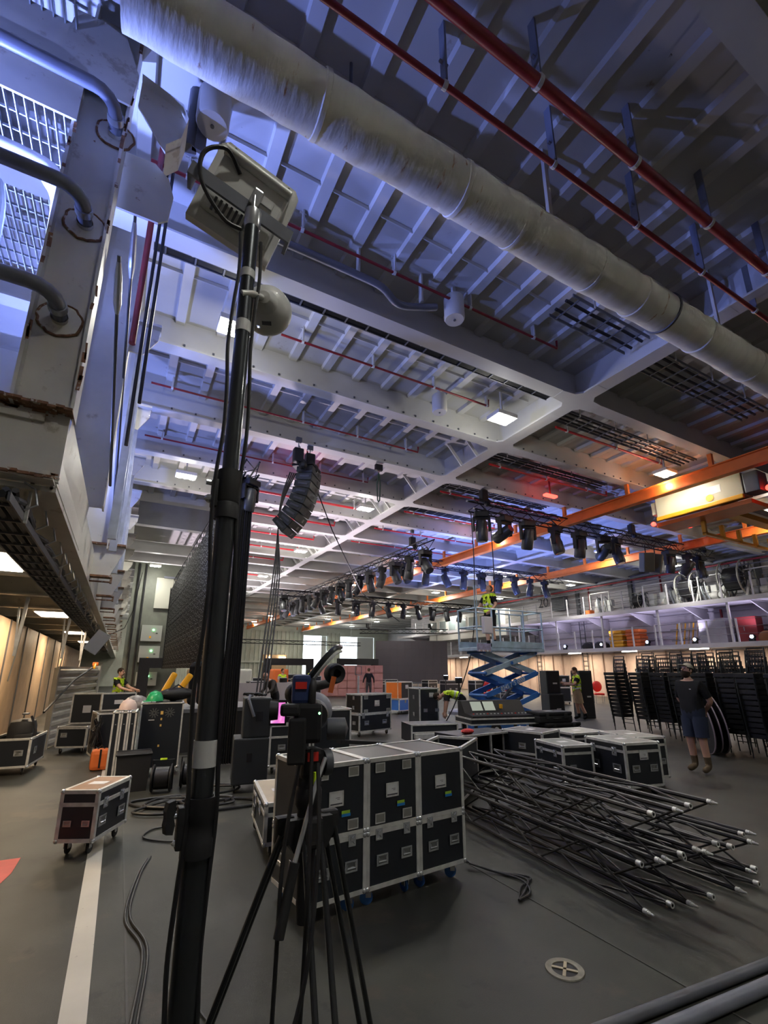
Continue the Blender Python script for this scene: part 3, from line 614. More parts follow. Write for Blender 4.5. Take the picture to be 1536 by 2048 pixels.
MB().box((.03, -.055, 0), (.035, .03, .06), b=.005).obj('yoke_clamp', M['chrome'], t)
MB().tube(smooth_path([(-.05, -.03, .06), (-.11, -.06, .085), (-.16, -.07, .02), (-.13, -.07, -.07), (-.03, -.06, -.13), (.03, -.05, -.12)], 5), .007, 8).obj('power_lead', M['cable'], t, True)
for x in (-.10, .10): MB().lathe([(0, -.002), (.006, -.002), (.006, .0), (0, 0)], (x, -.001, .145), 'y', 10).obj('screw_hole', M['black'], t)
# ---- white wireless dome
t = thing('wireless_dome', 'round white dome unit clamped to the light stand below the floodlight', 'dome', (.285, 1.33, 2.875), rot=Vector((-.32, -.80, -.22)).to_track_quat('Z', 'Y').to_euler())
MB().lathe([(0, .045), (.03, .045), (.055, .035), (.075, .01), (.082, -.015), (.080, -.03), (.06, -.04), (0, -.042)], n=32).obj('shell', M['white'], t, True)
MB().lathe([(.0, .075), (.02, .072), (.035, .055), (.042, .04), (.03, .04)], n=20).obj('hub', M['white'], t, True)
MB().tube([(0, 0, .06), (-.03, -.01, .10), (-.06, -.02, .115)], .011, 10).obj('arm', M['white'], t, True)
MB().box((.005, -.062, .026), (.03, .004, .012), rot=(R(-35), 0, 0)).obj('print_panel', M['dgrey'], t)
for i in range(3): MB().ball((-.024 + i * .008, -.070, .011), .0018).obj('indicator', M['blueled'], t)
# ---- camera tripod
t = thing('camera_tripod', 'black video tripod with twin-tube legs in front of the flight cases', 'tripod', (.485, 1.30, 0))
MB().lathe([(0, 1.40), (.030, 1.40), (.036, 1.385), (.036, 1.355), (.028, 1.34), (.028, 1.325), (0, 1.325)], n=24).obj('bowl', M['black'], t, True)
b = MB(); b.prism([(-.06, 1.325), (.06, 1.325), (.065, 1.285), (.045, 1.25), (-.045, 1.25), (-.065, 1.285)], -.03, .03, 'y'); b.obj('crown', M['black'], t)
MB().lathe([(0, 1.28), (.022, 1.28), (.022, 1.12), (.019, 1.08), (0, 1.08)], n=20).obj('tie_down_handle', M['black'], t, True)
legs = (((-.06, .01), (-.46, .28)), ((.0, -.04), (-.05, -.62)), ((.065, .01), (.42, .15)))
for (a, f) in legs:
    p0 = Vector((a[0], a[1], 1.29)); p1 = Vector((f[0], f[1], .03)); d = (p1 - p0).normalized(); sd = d.cross(Vector((0, 0, 1))).normalized() if abs(d.z) < .999 else Vector((1, 0, 0))
    if a[0] == 0: sd = Vector((1, 0, 0))
    lg = MB().box(p0 + Vector((0, 0, .005)), (.05, .035, .07), b=.01).obj('leg_shoulder', M['rubber'], t)
    for s_ in (-1, 1):
        MB().tube([p0 + sd * .022 * s_, p0.lerp(p1, .97) + sd * .022 * s_], .0075, 10).obj('leg_tube', M['tri'], lg, True)
    MB().tube([p0.lerp(p1, .42), p1], .009, 10).obj('leg_inner_tube', M['tri'], lg, True)
    MB().box(p0.lerp(p1, .5), (.066, .03, .05), b=.008).obj('leg_lock', M['rubber'], lg)
    MB().ball(p1, .028, sc=(1, 1, .8)).obj('foot', M['rubber'], lg)
MB().ball((.055, -.02, 1.315), .009).obj('crown_bolt', M['chrome'], t)
# fluid head
h = MB(); h.box((0, 0, 1.455), (.062, .07, .075), b=.012); h.lathe([(0, 1.40), (.034, 1.40), (.034, 1.42), (0, 1.42)], n=20); hd = h.obj('fluid_head', M['black'], t)
MB().lathe([(0, .0), (.032, .0), (.034, .006), (.034, .02), (0, .02)], (.032, -.015, 1.455), 'x', 24).obj('tension_disc', M['dgrey'], hd, True)
o = MB(); o.tube([(.054, -.015 + .018 * math.cos(a), 1.455 + .018 * math.sin(a)) for a in [R(x) for x in range(-150, 120, 20)]], .0018, 6); o.tube([(.054, -.018, 1.448), (.054, -.018, 1.464), (.054, -.008, 1.462), (.054, -.010, 1.453), (.054, -.018, 1.454)], .0018, 6); o.obj('round_logo', M['tape'], hd)
MB().box((-.005, -.03, 1.475), (.03, .02, .022)).obj('red_lever', M['red'], hd)
MB().tube([(.03, -.04, 1.47), (.0, -.06, 1.42), (-.06, -.085, 1.25)], .006, 10).obj('pan_bar', M['chrome'], hd, True); MB().tube([(-.06, -.085, 1.25), (-.098, -.105, 1.11)], .0125, 12).obj('pan_grip', M['rubber'], hd, True)
MB().box((0, -.055, 1.425), (.014, .012, .03)).obj('yellow_tag', M['hivis'], hd)
# ---- video camera
t = thing('video_camera', 'black video camera with lit flip-out screen on the tripod', 'camera', (.485, 1.30, 1.495), -20)
MB().box((-.01, -.01, .07), (.075, .17, .10), b=.012).obj('body', M['black'], t); MB().box((-.035, -.10, .03), (.045, .05, .11), b=.006).obj('battery', M['rubber'], t)
o = MB().box((-.055, -.10, .105), (.05, .04, .03), b=.008).obj('viewfinder', M['rubber'], t); MB().lathe([(.012, 0), (.022, 0), (.024, -.02), (.014, -.02)], (-.085, -.12, .105), 'x', 16).obj('eyecup', M['rubber'], o, True)
o = MB().box((-.088, -.06, .095), (.045, .006, .065), b=.002).obj('flip_screen', M['black'], t)
pm_ = bpy.data.materials.new('screen_picture'); pm_.use_nodes = True; nt = pm_.node_tree; P = nt.nodes['Principled BSDF']; n = nt.nodes.new('ShaderNodeTexNoise'); n.inputs['Scale'].default_value = 60; rr = nt.nodes.new('ShaderNodeValToRGB'); rr.color_ramp.elements[0].color = (.12, .08, .5, 1); rr.color_ramp.elements[1].color = (.9, .7, .9, 1); e = rr.color_ramp.elements.new(.5); e.color = (.65, .15, .45, 1); tcn = nt.nodes.new('ShaderNodeTexCoord'); nt.links.new(tcn.outputs['Object'], n.inputs['Vector']); nt.links.new(n.outputs['Fac'], rr.inputs['Fac']); nt.links.new(rr.outputs['Color'], P.inputs['Emission Color']); P.inputs['Emission Strength'].default_value = .9; P.inputs['Base Color'].default_value = (.02, .02, .02, 1)
MB().box((-.088, -.0638, .095), (.036, .001, .052)).obj('picture', pm_, o)
MB().lathe([(0, 0), (.038, 0), (.042, .03), (.042, .09), (.036, .10), (0, .10)], (.01, .06, .075), 'y', 24).obj('lens_barrel', M['dgrey'], t, True); MB().lathe([(.038, .10), (.055, .12), (.06, .17), (.05, .17), (.04, .11)], (.01, .06, .075), 'y', 24).obj('lens_hood', M['pipeg'], t, True)
MB().lathe([(0, 0), (.028, 0), (.03, .01), (.03, .05), (0, .06)], (.045, .0, .045), 'x', 20).obj('hand_grip', M['dgrey'], t, True)
MB().tube(smooth_path([(0, -.08, .12), (0, -.07, .17), (0, .0, .175), (0, .06, .17), (0, .07, .12)], 5), .010, 10).obj('top_handle', M['rubber'], t, True)
MB().box((-.03, -.055, .155), (.05, .05, .075), b=.01).obj('wireless_pack', mat('navy_pack', (.02, .04, .14), .5), t); MB().box((-.03, -.082, .165), (.03, .003, .018)).obj('red_label', M['red'], t)
MB().box((.055, -.02, .165), (.014, .004, .045), rot=(0, R(12), 0)).obj('red_tag', M['orangebag'], t)
MB().tube([(.0, .04, .155), (.06, .11, .168)], .013, 12).obj('microphone', M['rubber'], t, True); MB().ball((.02, -.092, .095), .0035).obj('green_light', M['greenled'], t)
# headphones hung over the camera
t = thing('headphones', 'black headphones hooked over the top of the video camera', 'headphones', (.50, 1.29, 1.655))
arc = [(-.055 + .115 * s_, -.01 - .05 * math.sin(s_ * math.pi), -.005 + .115 * s_ + .035 * math.sin(s_ * math.pi)) for s_ in [i / 12 for i in range(13)]]
MB().tube(arc, .008, 8).obj('headband', M['gloss'], t, True); MB().tube([(x + .004, y - .006, z - .012) for x, y, z in arc[1:-1]], .0045, 6).obj('headband_pad', M['tape'], t, True)
for px_, py_, pz_ in ((.055, .0, .035), (-.06, 0, -.02)):
    o = MB().lathe([(.012, 0), (.026, 0), (.030, .012), (.030, .026), (.016, .034), (0, .034)], (px_, py_, pz_), 'y', 20).obj('ear_cup', M['rubber'], t, True); MB().lathe([(.012, -.004), (.024, -.008), (.028, 0), (.012, .002)], (px_, py_, pz_), 'y', 20).obj('ear_pad', M['black'], o, True)
# cables hanging from the camera down past the tripod
for i, pts in enumerate(([(.46, 1.22, 1.50), (.44, 1.16, 1.25), (.425, 1.15, .9), (.40, 1.2, .4), (.30, 1.3, .012), (.05, 1.5, .012)], [(.47, 1.2, 1.47), (.455, 1.14, 1.3), (.42, 1.1, 1.08), (.36, 1.1, .88), (.30, 1.12, .6), (.28, 1.2, .012), (.1, 1.1, .012)], [(.45, 1.25, 1.52), (.40, 1.22, 1.3), (.385, 1.2, 1.05), (.38, 1.2, .5), (.42, 1.25, .012), (.8, 1.2, .012)])):
    tag(MB().tube(smooth_path(pts, 6), .005, 7).obj('camera_cable', M['cable'], None, True), ('cable from the camera hanging straight past the tripod handle', 'cable curving from the camera across the left tripod leg', 'leftmost cable hanging from the video camera')[i], 'cable')
# ---- cables on the floor around the stand
for i, pts in enumerate(([(.43, 5.3, .012), (.33, 4.9, .012), (.24, 4.2, .012), (.33, 3.7, .012), (.25, 3.0, .012), (.16, 2.3, .012), (.15, 1.6, .012)], [(.46, 5.35, .01), (.36, 4.95, .01), (.27, 4.25, .01), (.36, 3.72, .01), (.28, 3.0, .01), (.20, 2.3, .01), (.2, 1.6, .01)],
        [(.50, 3.3, .01), (.56, 3.0, .01), (.66, 2.6, .01), (.70, 2.3, .01), (.82, 2.0, .01), (.9, 1.6, .01)], [(.9, 5.6, .012), (.62, 5.7, .012), (.42, 5.95, .012), (.55, 6.2, .012), (.9, 6.15, .012), (1.1, 6.0, .012)],
        [(1.0, 6.7, .012), (1.15, 6.1, .012), (1.02, 5.7, .012), (.85, 5.9, .012), (.9, 6.5, .012)])):
    tag(MB().tube(smooth_path(pts, 6), .009 if i != 2 else .006, 7).obj('floor_cable', M['cable'], None, True), ('grey floor cable snaking beside the white line', 'second floor cable lying against the snaking one', 'thin cable curling behind the tripod leg', 'looped cable beside the knob of the light stand', 'cable loop on the deck between stand and speakers')[i], 'cable')
# thick black cables looping near the rack
for i in range(7):
    a = random.uniform(0, 6.28); cx, cy = random.uniform(.6, 1.7), random.uniform(6.7, 7.7); pts = [(cx + random.uniform(.2, .45) * math.cos(a + j * .9), cy + random.uniform(.15, .35) * math.sin(a + j * .9), .02 + .012 * (i % 3)) for j in range(9)]
    tag(MB().tube(smooth_path(pts, 5), .017, 7).obj('power_cable', M['cable'], None, True), 'thick black power cable tangled on the deck beside the black rack', 'cable', 'tangled power cables')
# ---- floor drain
t = thing('floor_drain', 'round steel floor drain with a cross-shaped grille', 'drain', (2.49, 2.32, 0))
MB().lathe([(.072, .001), (.074, .006), (.108, .007), (.112, .001)], n=32).obj('ring', mat('worn_steel', (.20, .19, .15), .45, .6, var=.3, vscale=20), t, True); MB().lathe([(0, .0015), (.072, .0015), (.072, .001)], n=24).obj('pit', M['black'], t)
b = MB(); b.box((0, 0, .005), (.146, .018, .005), rot=(0, 0, R(38))); b.box((0, 0, .005), (.146, .018, .005), rot=(0, 0, R(128))); b.obj('cross_bars', mat('drain_brass', (.36, .32, .22), .5, .5), t)
# ---- dark tubes lying in the bottom right corner
tag(MB().tube([(2.05, 1.90, .03), (4.6, 1.63, .03)], .028, 12).obj('steel_tube', M['dgrey'], None, True), 'dark steel tube lying across the bottom right corner, the upper one', 'tube', 'loose steel tubes')
tag(MB().tube([(2.1, 1.765, .034), (4.6, 1.52, .034)], .034, 12).obj('steel_tube', M['pipeg'], None, True), 'thicker grey tube lying across the bottom right corner, the lower one', 'tube', 'loose steel tubes')

# ================================================================== FLIGHT CASES
def mk_handle():
    h = MB(); h.b2((-.085, -.008, -.062), (.085, 0, -.045)); h.b2((-.085, -.008, .045), (.085, 0, .062)); h.b2((-.085, -.008, -.05), (-.066, 0, .05)); h.b2((.066, -.008, -.05), (.085, 0, .05)); h.tube([(-.055, -.010, -.02), (.055, -.010, -.02)], .008, 6); h.b2((-.06, -.012, -.03), (-.05, -.004, .03)); h.b2((.05, -.012, -.03), (.06, -.004, .03)); h.mi = 1; h.b2((-.067, -.003, -.046), (.067, -.001, .046))
    return h.mesh('handle', [M['chrome'], mat('handle_dish', (.30, .31, .31), .35, .9)])
def mk_dish():
    h = MB(); h.b2((-.075, -.006, -.058), (.075, 0, -.046)); h.b2((-.075, -.006, .046), (.075, 0, .058)); h.b2((-.075, -.006, -.05), (-.063, 0, .05)); h.b2((.063, -.006, -.05), (.075, 0, .05)); h.mi = 1; h.b2((-.065, -.003, -.048), (.065, -.001, .048)); return h.mesh('castor_dish', [M['alu'], mat('dish_recess', (.42, .42, .38), .4, .8)])
def mk_latch():
    h = MB(); h.box((0, -.003, 0), (.10, .006, .13)); h.box((0, -.010, .015), (.05, .010, .03)); h.tube([(-.03, -.010, -.035), (0, -.012, .0), (.03, -.010, -.035)], .006, 6); h.tube([(-.03, -.010, .05), (0, -.012, .02), (.03, -.010, .05)], .006, 6); return h.mesh('butterfly_latch', M['chrome'])
def mk_label():
    h = MB(); h.b2((-.10, -.006, -.085), (.10, 0, -.065)); h.b2((-.10, -.006, .065), (.10, 0, .085)); h.b2((-.10, -.006, -.08), (-.082, 0, .08)); h.b2((.082, -.006, -.08), (.10, 0, .08)); h.mi = 1; h.b2((-.083, -.003, -.05), (.083, -.001, .066)); h.mi = 2; h.b2((-.083, -.003, -.066), (.083, -.001, -.05)); h.box((.02, -.0035, .01), (.06, .001, .005)); h.box((.03, -.0035, -.006), (.035, .001, .005)); return h.mesh('label_holder', [M['alu'], M['card'], M['ink']])
HND, DSH, LTC, LBL = mk_handle(), mk_dish(), mk_latch(), mk_label()
cst = MB(); cst.b2((-.05, -.04, .105), (.05, .04, .115)); cst.b2((-.022, -.012, .045), (-.016, .03, .11)); cst.b2((.016, -.012, .045), (.022, .03, .11)); CST = cst.mesh('caster', M['chrome'])
wh = MB(); wh.lathe([(.0, -.015), (.018, -.015), (.018, -.012), (.042, -.012), (.05, -.006), (.05, .006), (.042, .012), (.018, .012), (.018, .015), (0, .015)], (0, 0, 0), 'x', 16); WHB = wh.mesh('wheel', M['bwheel'], True); WHK = wh.mesh('wheel', M['rubber'], True)
CB = MB().ball((0, 0, 0), .024, 10, 7).mesh('corner_ball', M['chrome'], True)
ROTF = {'front': 0, 'right': 90, 'back': 180, 'left': -90}
def flight_case(label, loc, w_, d_, h_, rz=0, wheels=True, zbase=None, lid=None, feats=(), wheelmat='k', bodymat=None, topmat=None, group=None, opened=None, trim='alu', cat='flight case', name='flight_case', ax=.03):
    """feats: (face, kind, u, v) with u, v from 0 to 1 across that face"""
    t = thing(name, label, cat, loc, rz, group)
    z0 = .125 if wheels else 0
    bm_ = bodymat or M['lam']; x, y = w_ / 2, d_ / 2
    if opened != 'tray':
        MB().b2((-x + .004, -y + .004, z0 + .004), (x - .004, y - .004, z0 + h_ - .004)).obj('body', bm_, t)
    else:
        b = MB(); b.b2((-x + .004, -y + .004, z0 + .004), (x - .004, y - .004, z0 + .03))
        for (a0, a1, b0, b1) in ((-x, -x + .012, -y, y), (x - .012, x, -y, y), (-x, x, -y, -y + .012), (-x, x, y - .012, y)): b.b2((a0 * .995, b0 * .995, z0 + .02), (a1 * .995, b1 * .995, z0 + h_ - .004))
        b.obj('body', bm_, t)
    f = MB(); T = .004
    for sx in (-1, 1):
        for sy in (-1, 1): f.box((sx * (x - ax / 2), sy * (y - ax / 2), z0 + h_ / 2), (ax + T, ax + T, h_))
        for sz in (0, 1): f.box((sx * (x - ax / 2), 0, z0 + (h_ - ax / 2 if sz else ax / 2)), (ax + T, d_, ax + T)); f.box((0, sx * (y - ax / 2), z0 + (h_ - ax / 2 if sz else ax / 2)), (w_, ax + T, ax + T))
    if lid:
        zz = z0 + h_ * lid
        for s_ in (-1, 1): f.box((s_ * (x - .004), 0, zz), (.012, d_, .035)); f.box((0, s_ * (y - .004), zz), (w_, .012, .035))
    f.obj('edge_trim', M[trim], t)
    for sx in (-1, 1):
        for sy in (-1, 1):
            for sz in (0, 1): ob('corner_ball', CB, t, (sx * (x - .012), sy * (y - .012), z0 + (h_ - .012 if sz else .012)))
    if topmat:
        MB().b2((-x + ax, -y + ax, z0 + h_ - .003), (x - ax, y - ax, z0 + h_ + .001)).obj('top_panel', topmat, t); MB().b2((-.08, -.06, z0 + h_), (.08, .06, z0 + h_ + .003)).obj('top_label', M['card'], t)
    if wheels:
        for sx in (-1, 1):
            for sy in (-1, 1):
                c = ob('caster', CST, t, (sx * (x - .08), sy * (y - .08), .01), (0, 0, R(random.choice((0, 25, -30, 60))))); ob('wheel', WHB if wheelmat == 'b' else WHK, c, (0, .025, .041))
    for (face, kind, u, v) in feats:
        a = ROTF[face]; L_ = w_ if face in ('front', 'back') else d_; off = (y if face in ('front', 'back') else x) + .003
        p = Vector(((u - .5) * L_, -off, z0 + v * h_)); p.rotate(Euler((0, 0, R(a))))
        me, nm = {'h': (HND, 'handle'), 'd': (DSH, 'castor_dish'), 'l': (LTC, 'butterfly_latch'), 'L': (LBL, 'label_holder')}[kind]
        s_ = min(1, L_ / .62)
        ob(nm, me, t, p, (0, 0, R(a)), s_ * (.75 if L_ < .8 else .9))
    return t
def open_lid(t, w_, d_, z, ang=100, h_=.1):
    e = MB(); e.b2((-w_ / 2, -.05, 0), (w_ / 2, .05, d_)); o = e.obj('lid', M['lam'], t); o.location = (0, d_ / 2 + .03, z); o.rotation_euler = (R(-(ang - 90)), 0, 0)
    f = MB()
    for s_ in (-1, 1): f.box((s_ * w_ / 2, 0, d_ / 2), (.03, .11, d_)); f.box((0, 0, d_ / 2 + s_ * d_ / 2), (w_, .11, .03))
    f.obj('lid_trim', M['alu'], o); MB().b2((-.08, -.055, d_ * .35), (.08, -.05, d_ * .6)).obj('lid_label', M['card'], o); return o
HL2 = [('front', 'h', .27, .42), ('front', 'h', .75, .42)]
# -- the stack of six in the middle foreground
RZ = 5.4
bl = ('left', 'middle', 'right')
for i in range(3):
    cx = 1.491 + .501 * i; cy = 3.752 + .047 * i
    flight_case('wheeled black flight case, bottom %s of the centre stack of six' % bl[i], (cx, cy, 0), .50, .60, .39, RZ, True, feats=[('front', 'h', .28, .48), ('front', 'h', .74, .5), ('front', 'l', .22, .93), ('front', 'l', .75, .93), ('left', 'h', .3, .5), ('left', 'h', .7, .5)], wheelmat='b', group='cases stacked in the centre', trim='alu', ax=.026)
    ft = [('front', 'L', .47, .52)]
    if i < 2: ft += [('front', 'd', .24, .86), ('front', 'd', .76, .86), ('front', 'd', .24, .15), ('front', 'd', .76, .15)]
    else: ft += [('right', 'l', .2, .8), ('right', 'l', .2, .25), ('right', 'l', .8, .8), ('right', 'h', .5, .5)]
    t = flight_case('black flight case with framed paper label, top %s of the centre stack' % bl[i], (cx, cy, .520), .50, .60, .505, RZ, False, feats=ft, group='cases stacked in the centre', ax=.026)
    MB().b2((.03, -.309, .155), (.10, -.306, .175)).obj('green_tape', mat('lime_tape', (.35, .6, .05), .5), t); MB().b2((.03, -.3085, .135), (.105, -.3055, .156)).obj('blue_tape', mat('blue_tape', (.02, .22, .6), .5), t)
# low case seen to the left behind the stack
flight_case('low flight case with tan top left of the centre stack', (1.62, 5.2, 0), .42, 1.0, .36, -8, True, lid=.72, feats=[('front', 'h', .28, .3), ('front', 'h', .72, .3), ('left', 'h', .2, .3), ('left', 'l', .35, .7), ('left', 'l', .7, .7), ('front', 'l', .3, .7), ('front', 'l', .72, .7)], topmat=mat('tan_top', (.42, .36, .27), .6, var=.2))
# small wheeled case on the white line
flight_case('small wheeled flight case with brown plywood top on the white line', (-.05, 5.98, 0), .36, .62, .45, -27, True, lid=.72, feats=[('front', 'h', .27, .36), ('front', 'h', .75, .36), ('right', 'l', .22, .7), ('right', 'l', .72, .7), ('right', 'h', .18, .36), ('right', 'h', .75, .36)], topmat=mat('plywood_top', (.30, .16, .08), .5, var=.3, vscale=8))
# -- right hand group
flight_case('flight case with white paper label on its end, front of the right-hand group', (6.68, 4.78, 0), .62, .80, .58, -12, True, lid=.80, feats=[('front', 'h', .25, .42), ('front', 'h', .75, .42), ('left', 'h', .25, .4), ('left', 'h', .78, .4), ('left', 'l', .22, .78), ('left', 'l', .75, .78), ('front', 'L', .5, .72)], topmat=mat('grey_top', (.20, .21, .18), .5, var=.2))
flight_case('flight case half hidden behind the front right-hand case', (7.32, 5.05, 0), .56, .80, .58, -12, True, lid=.80, feats=[('front', 'h', .3, .4), ('front', 'h', .8, .4)], topmat=mat('grey_top', (.22, .22, .19), .5, var=.2))
flight_case('flight case with two big latches left of the front right-hand case', (6.12, 5.38, 0), .52, .72, .50, -14, True, lid=.78, feats=[('left', 'l', .25, .75), ('left', 'l', .75, .75), ('left', 'h', .25, .38), ('left', 'h', .75, .38), ('front', 'h', .3, .4)], topmat=mat('grey_top', (.20, .21, .18), .5, var=.2))
flight_case('flight case with grey lid at the back of the right-hand group', (7.5, 6.25, 0), .8, .7, .50, -8, True, lid=.8, feats=HL2, topmat=mat('pale_top', (.32, .32, .27), .5, var=.2))
flight_case('flight case with one handle and latch beside the open shelf case', (6.35, 6.25, 0), .62, .75, .58, 16, True, lid=.40, feats=[('front', 'h', .5, .72), ('front', 'l', .6, .38), ('left', 'h', .5, .6)], topmat=mat('black_top', (.08, .08, .08), .5))
# open shelf case: black box with two empty bays
t = thing('shelf_case', 'open-fronted black shelf case with two empty bays', 'flight case', (5.55, 6.75, 0), 4)
b = MB()
for x in (-.62, 0, .62): b.b2((x - .012, -.35, .1), (x + .012, .35, .66))
b.b2((-.62, -.35, .1), (.62, .35, .12)); b.b2((-.62, -.35, .64), (.62, .35, .66)); b.b2((-.62, .33, .1), (.62, .35, .66)); b.obj('carcass', M['lam'], t)
f = MB()
for x in (-.62, 0, .62): f.box((x, -.35, .38), (.03, .03, .56))
for z in (.1, .66): f.box((0, -.35, z), (1.26, .03, .03))
f.obj('edge_trim', M['alu'], t)
for x in (-.5, .5):
    for y in (-.25, .25): c = ob('caster', CST, t, (x, y, -.01)); ob('wheel', WHK, c, (0, .02, .05))
tag(MB().ball((0, 0, 0), .13, 10, 6, (1, .6, .35)).obj('red_gloves', mat('red_cloth', (.5, .04, .04), .8, var=.4, vscale=20, bump=.6, bscale=25), None), 'crumpled red cloth lying on top of the open shelf case', 'cloth').location = (5.25, 6.6, .70)
# open trunk beside the stack with a row of latches on its end
t = flight_case('open trunk with latches on its end, right behind the centre stack', (4.05, 5.55, 0), 1.1, .6, .62, 38, True, opened='tray', feats=[('right', 'l', .3, .8), ('right', 'l', .7, .8), ('right', 'l', .3, .45), ('right', 'l', .7, .45), ('front', 'h', .8, .6)])
# ================================================================== TRUSS PILE
cr = MB(); cr.tube([(0, 0, 0), (1, 0, 0)], .5, 8)
def truss(label, loc, L_, w_, h_, rot, group, rc=.022, rb=.010, pitch=.42, chordmat='trs', tips=True, name='truss', faces=4, cat='truss', hang=None):
    t = thing(name, label, cat, loc, group=group, rot=rot)
    cm = MB().tube([(0, 0, 0), (L_, 0, 0)], rc, 8).mesh('chord', M[chordmat], True)
    cor = [(-w_ / 2, 0), (w_ / 2, 0), (w_ / 2, h_), (-w_ / 2, h_)]
    for (y, z) in cor: ob('chord', cm, t, (0, y, z))
    n = int(L_ / pitch); pitch = L_ / n
    bm1 = {}
    for fi in range(4):
        if fi >= faces: break
        (y0, z0), (y1, z1) = cor[fi], cor[(fi + 1) % 4]
        for s_ in (0, 1):
            key = (fi, s_); b = MB(); b.tube([(0, y0 if not s_ else y1, z0 if not s_ else z1), (pitch, y1 if not s_ else y0, z1 if not s_ else z0)], rb, 6); bm1[key] = b.mesh('brace', M[chordmat], True)
        for k in range(n): ob('brace', bm1[(fi, k % 2)], t, (k * pitch, 0, 0))
    for (hx_, zt) in (hang or []): MB().tube([(hx_, 0, h_), (hx_, 0, zt - loc[2])], .012, 5).obj('suspension_wire', M['galv'], t)
    if tips:
        tm = MB().lathe([(0, -.06), (.008, -.055), (.010, -.03), (.014, -.025), (.014, -.01), (rc, -.01), (rc * 1.05, .02)], (0, 0, 0), 'x', 10); tme = tm.mesh('end_spigot', M['alu'], True)
        rg = MB().lathe([(rc * .6, -.01), (rc * 1.15, -.01), (rc * 1.15, .03), (rc, .03)], (0, 0, 0), 'x', 12).mesh('end_socket', M['alu'], True)
        for j, (y, z) in enumerate(cor): ob('end_spigot' if j % 2 else 'end_socket', tme if j % 2 else rg, t, (0, y, z))
    return t
TP = [((3.62, 2.44, .03), 84.5, 'bottom left'), ((4.02, 2.36, .03), 85.5, 'bottom middle'), ((4.58, 2.30, .03), 86, 'bottom right'), ((3.68, 2.34, .375), 85, 'upper left'), ((4.14, 2.33, .375), 86, 'upper right')]
for (lc, a, nm) in TP:
    truss('black truss section in the pile on the deck, %s one' % nm, lc, 2.75, .26, .30, (0, 0, R(a)), 'truss sections piled on the deck', rc=.019, rb=.009, pitch=.46)
truss('narrow black truss section at the right edge of the pile', (4.98, 2.45, .03), 2.6, .10, .28, (0, 0, R(88)), 'truss sections piled on the deck', rc=.019, rb=.009, pitch=.46)
# cable ends by the stack
for i in range(3):
    pts = [(2.9, 3.7 + .05 * i, .05), (3.02, 3.55, .02), (3.12 + .05 * i, 3.3, .015), (3.02, 3.1 + .05 * i, .015), (2.85, 3.05, .015)]
    tag(MB().tube(smooth_path(pts, 6), .009, 7).obj('loose_cable', M['cable'], None, True), 'black cable end on the deck right of the centre stack', 'cable', 'cable ends by the stack')
# ================================================================== PEOPLE
PB = dict(pel=(0, 0, .94), spi=(0, 0, 1.14), che=(0, .01, 1.36), nek=(0, 0, 1.50), hb=(0, -.01, 1.585),
          shL=(.17, .01, 1.43), elL=(.23, .03, 1.15), wrL=(.24, -.03, .91), shR=(-.17, .01, 1.43), elR=(-.23, .03, 1.15), wrR=(-.24, -.03, .91),
          hiL=(.09, 0, .90), knL=(.105, -.02, .50), anL=(.11, .03, .10), toL=(.125, -.16, .05), hiR=(-.09, 0, .90), knR=(-.105, -.02, .50), anR=(-.11, .03, .10), toR=(-.125, -.16, .05))
PR = dict(pel=.155, spi=.145, che=.155, nek=.062, hb=.06, shL=.078, elL=.047, wrL=.032, hiL=.105, knL=.066, anL=.052, toL=.05)
BONES = [('pel', 'spi'), ('spi', 'che'), ('che', 'nek'), ('nek', 'hb'), ('che', 'shL'), ('shL', 'elL'), ('elL', 'wrL'), ('che', 'shR'), ('shR', 'elR'), ('elR', 'wrR'), ('pel', 'hiL'), ('hiL', 'knL'), ('knL', 'anL'), ('anL', 'toL'), ('pel', 'hiR'), ('hiR', 'knR'), ('knR', 'anR'), ('anR', 'toR')]
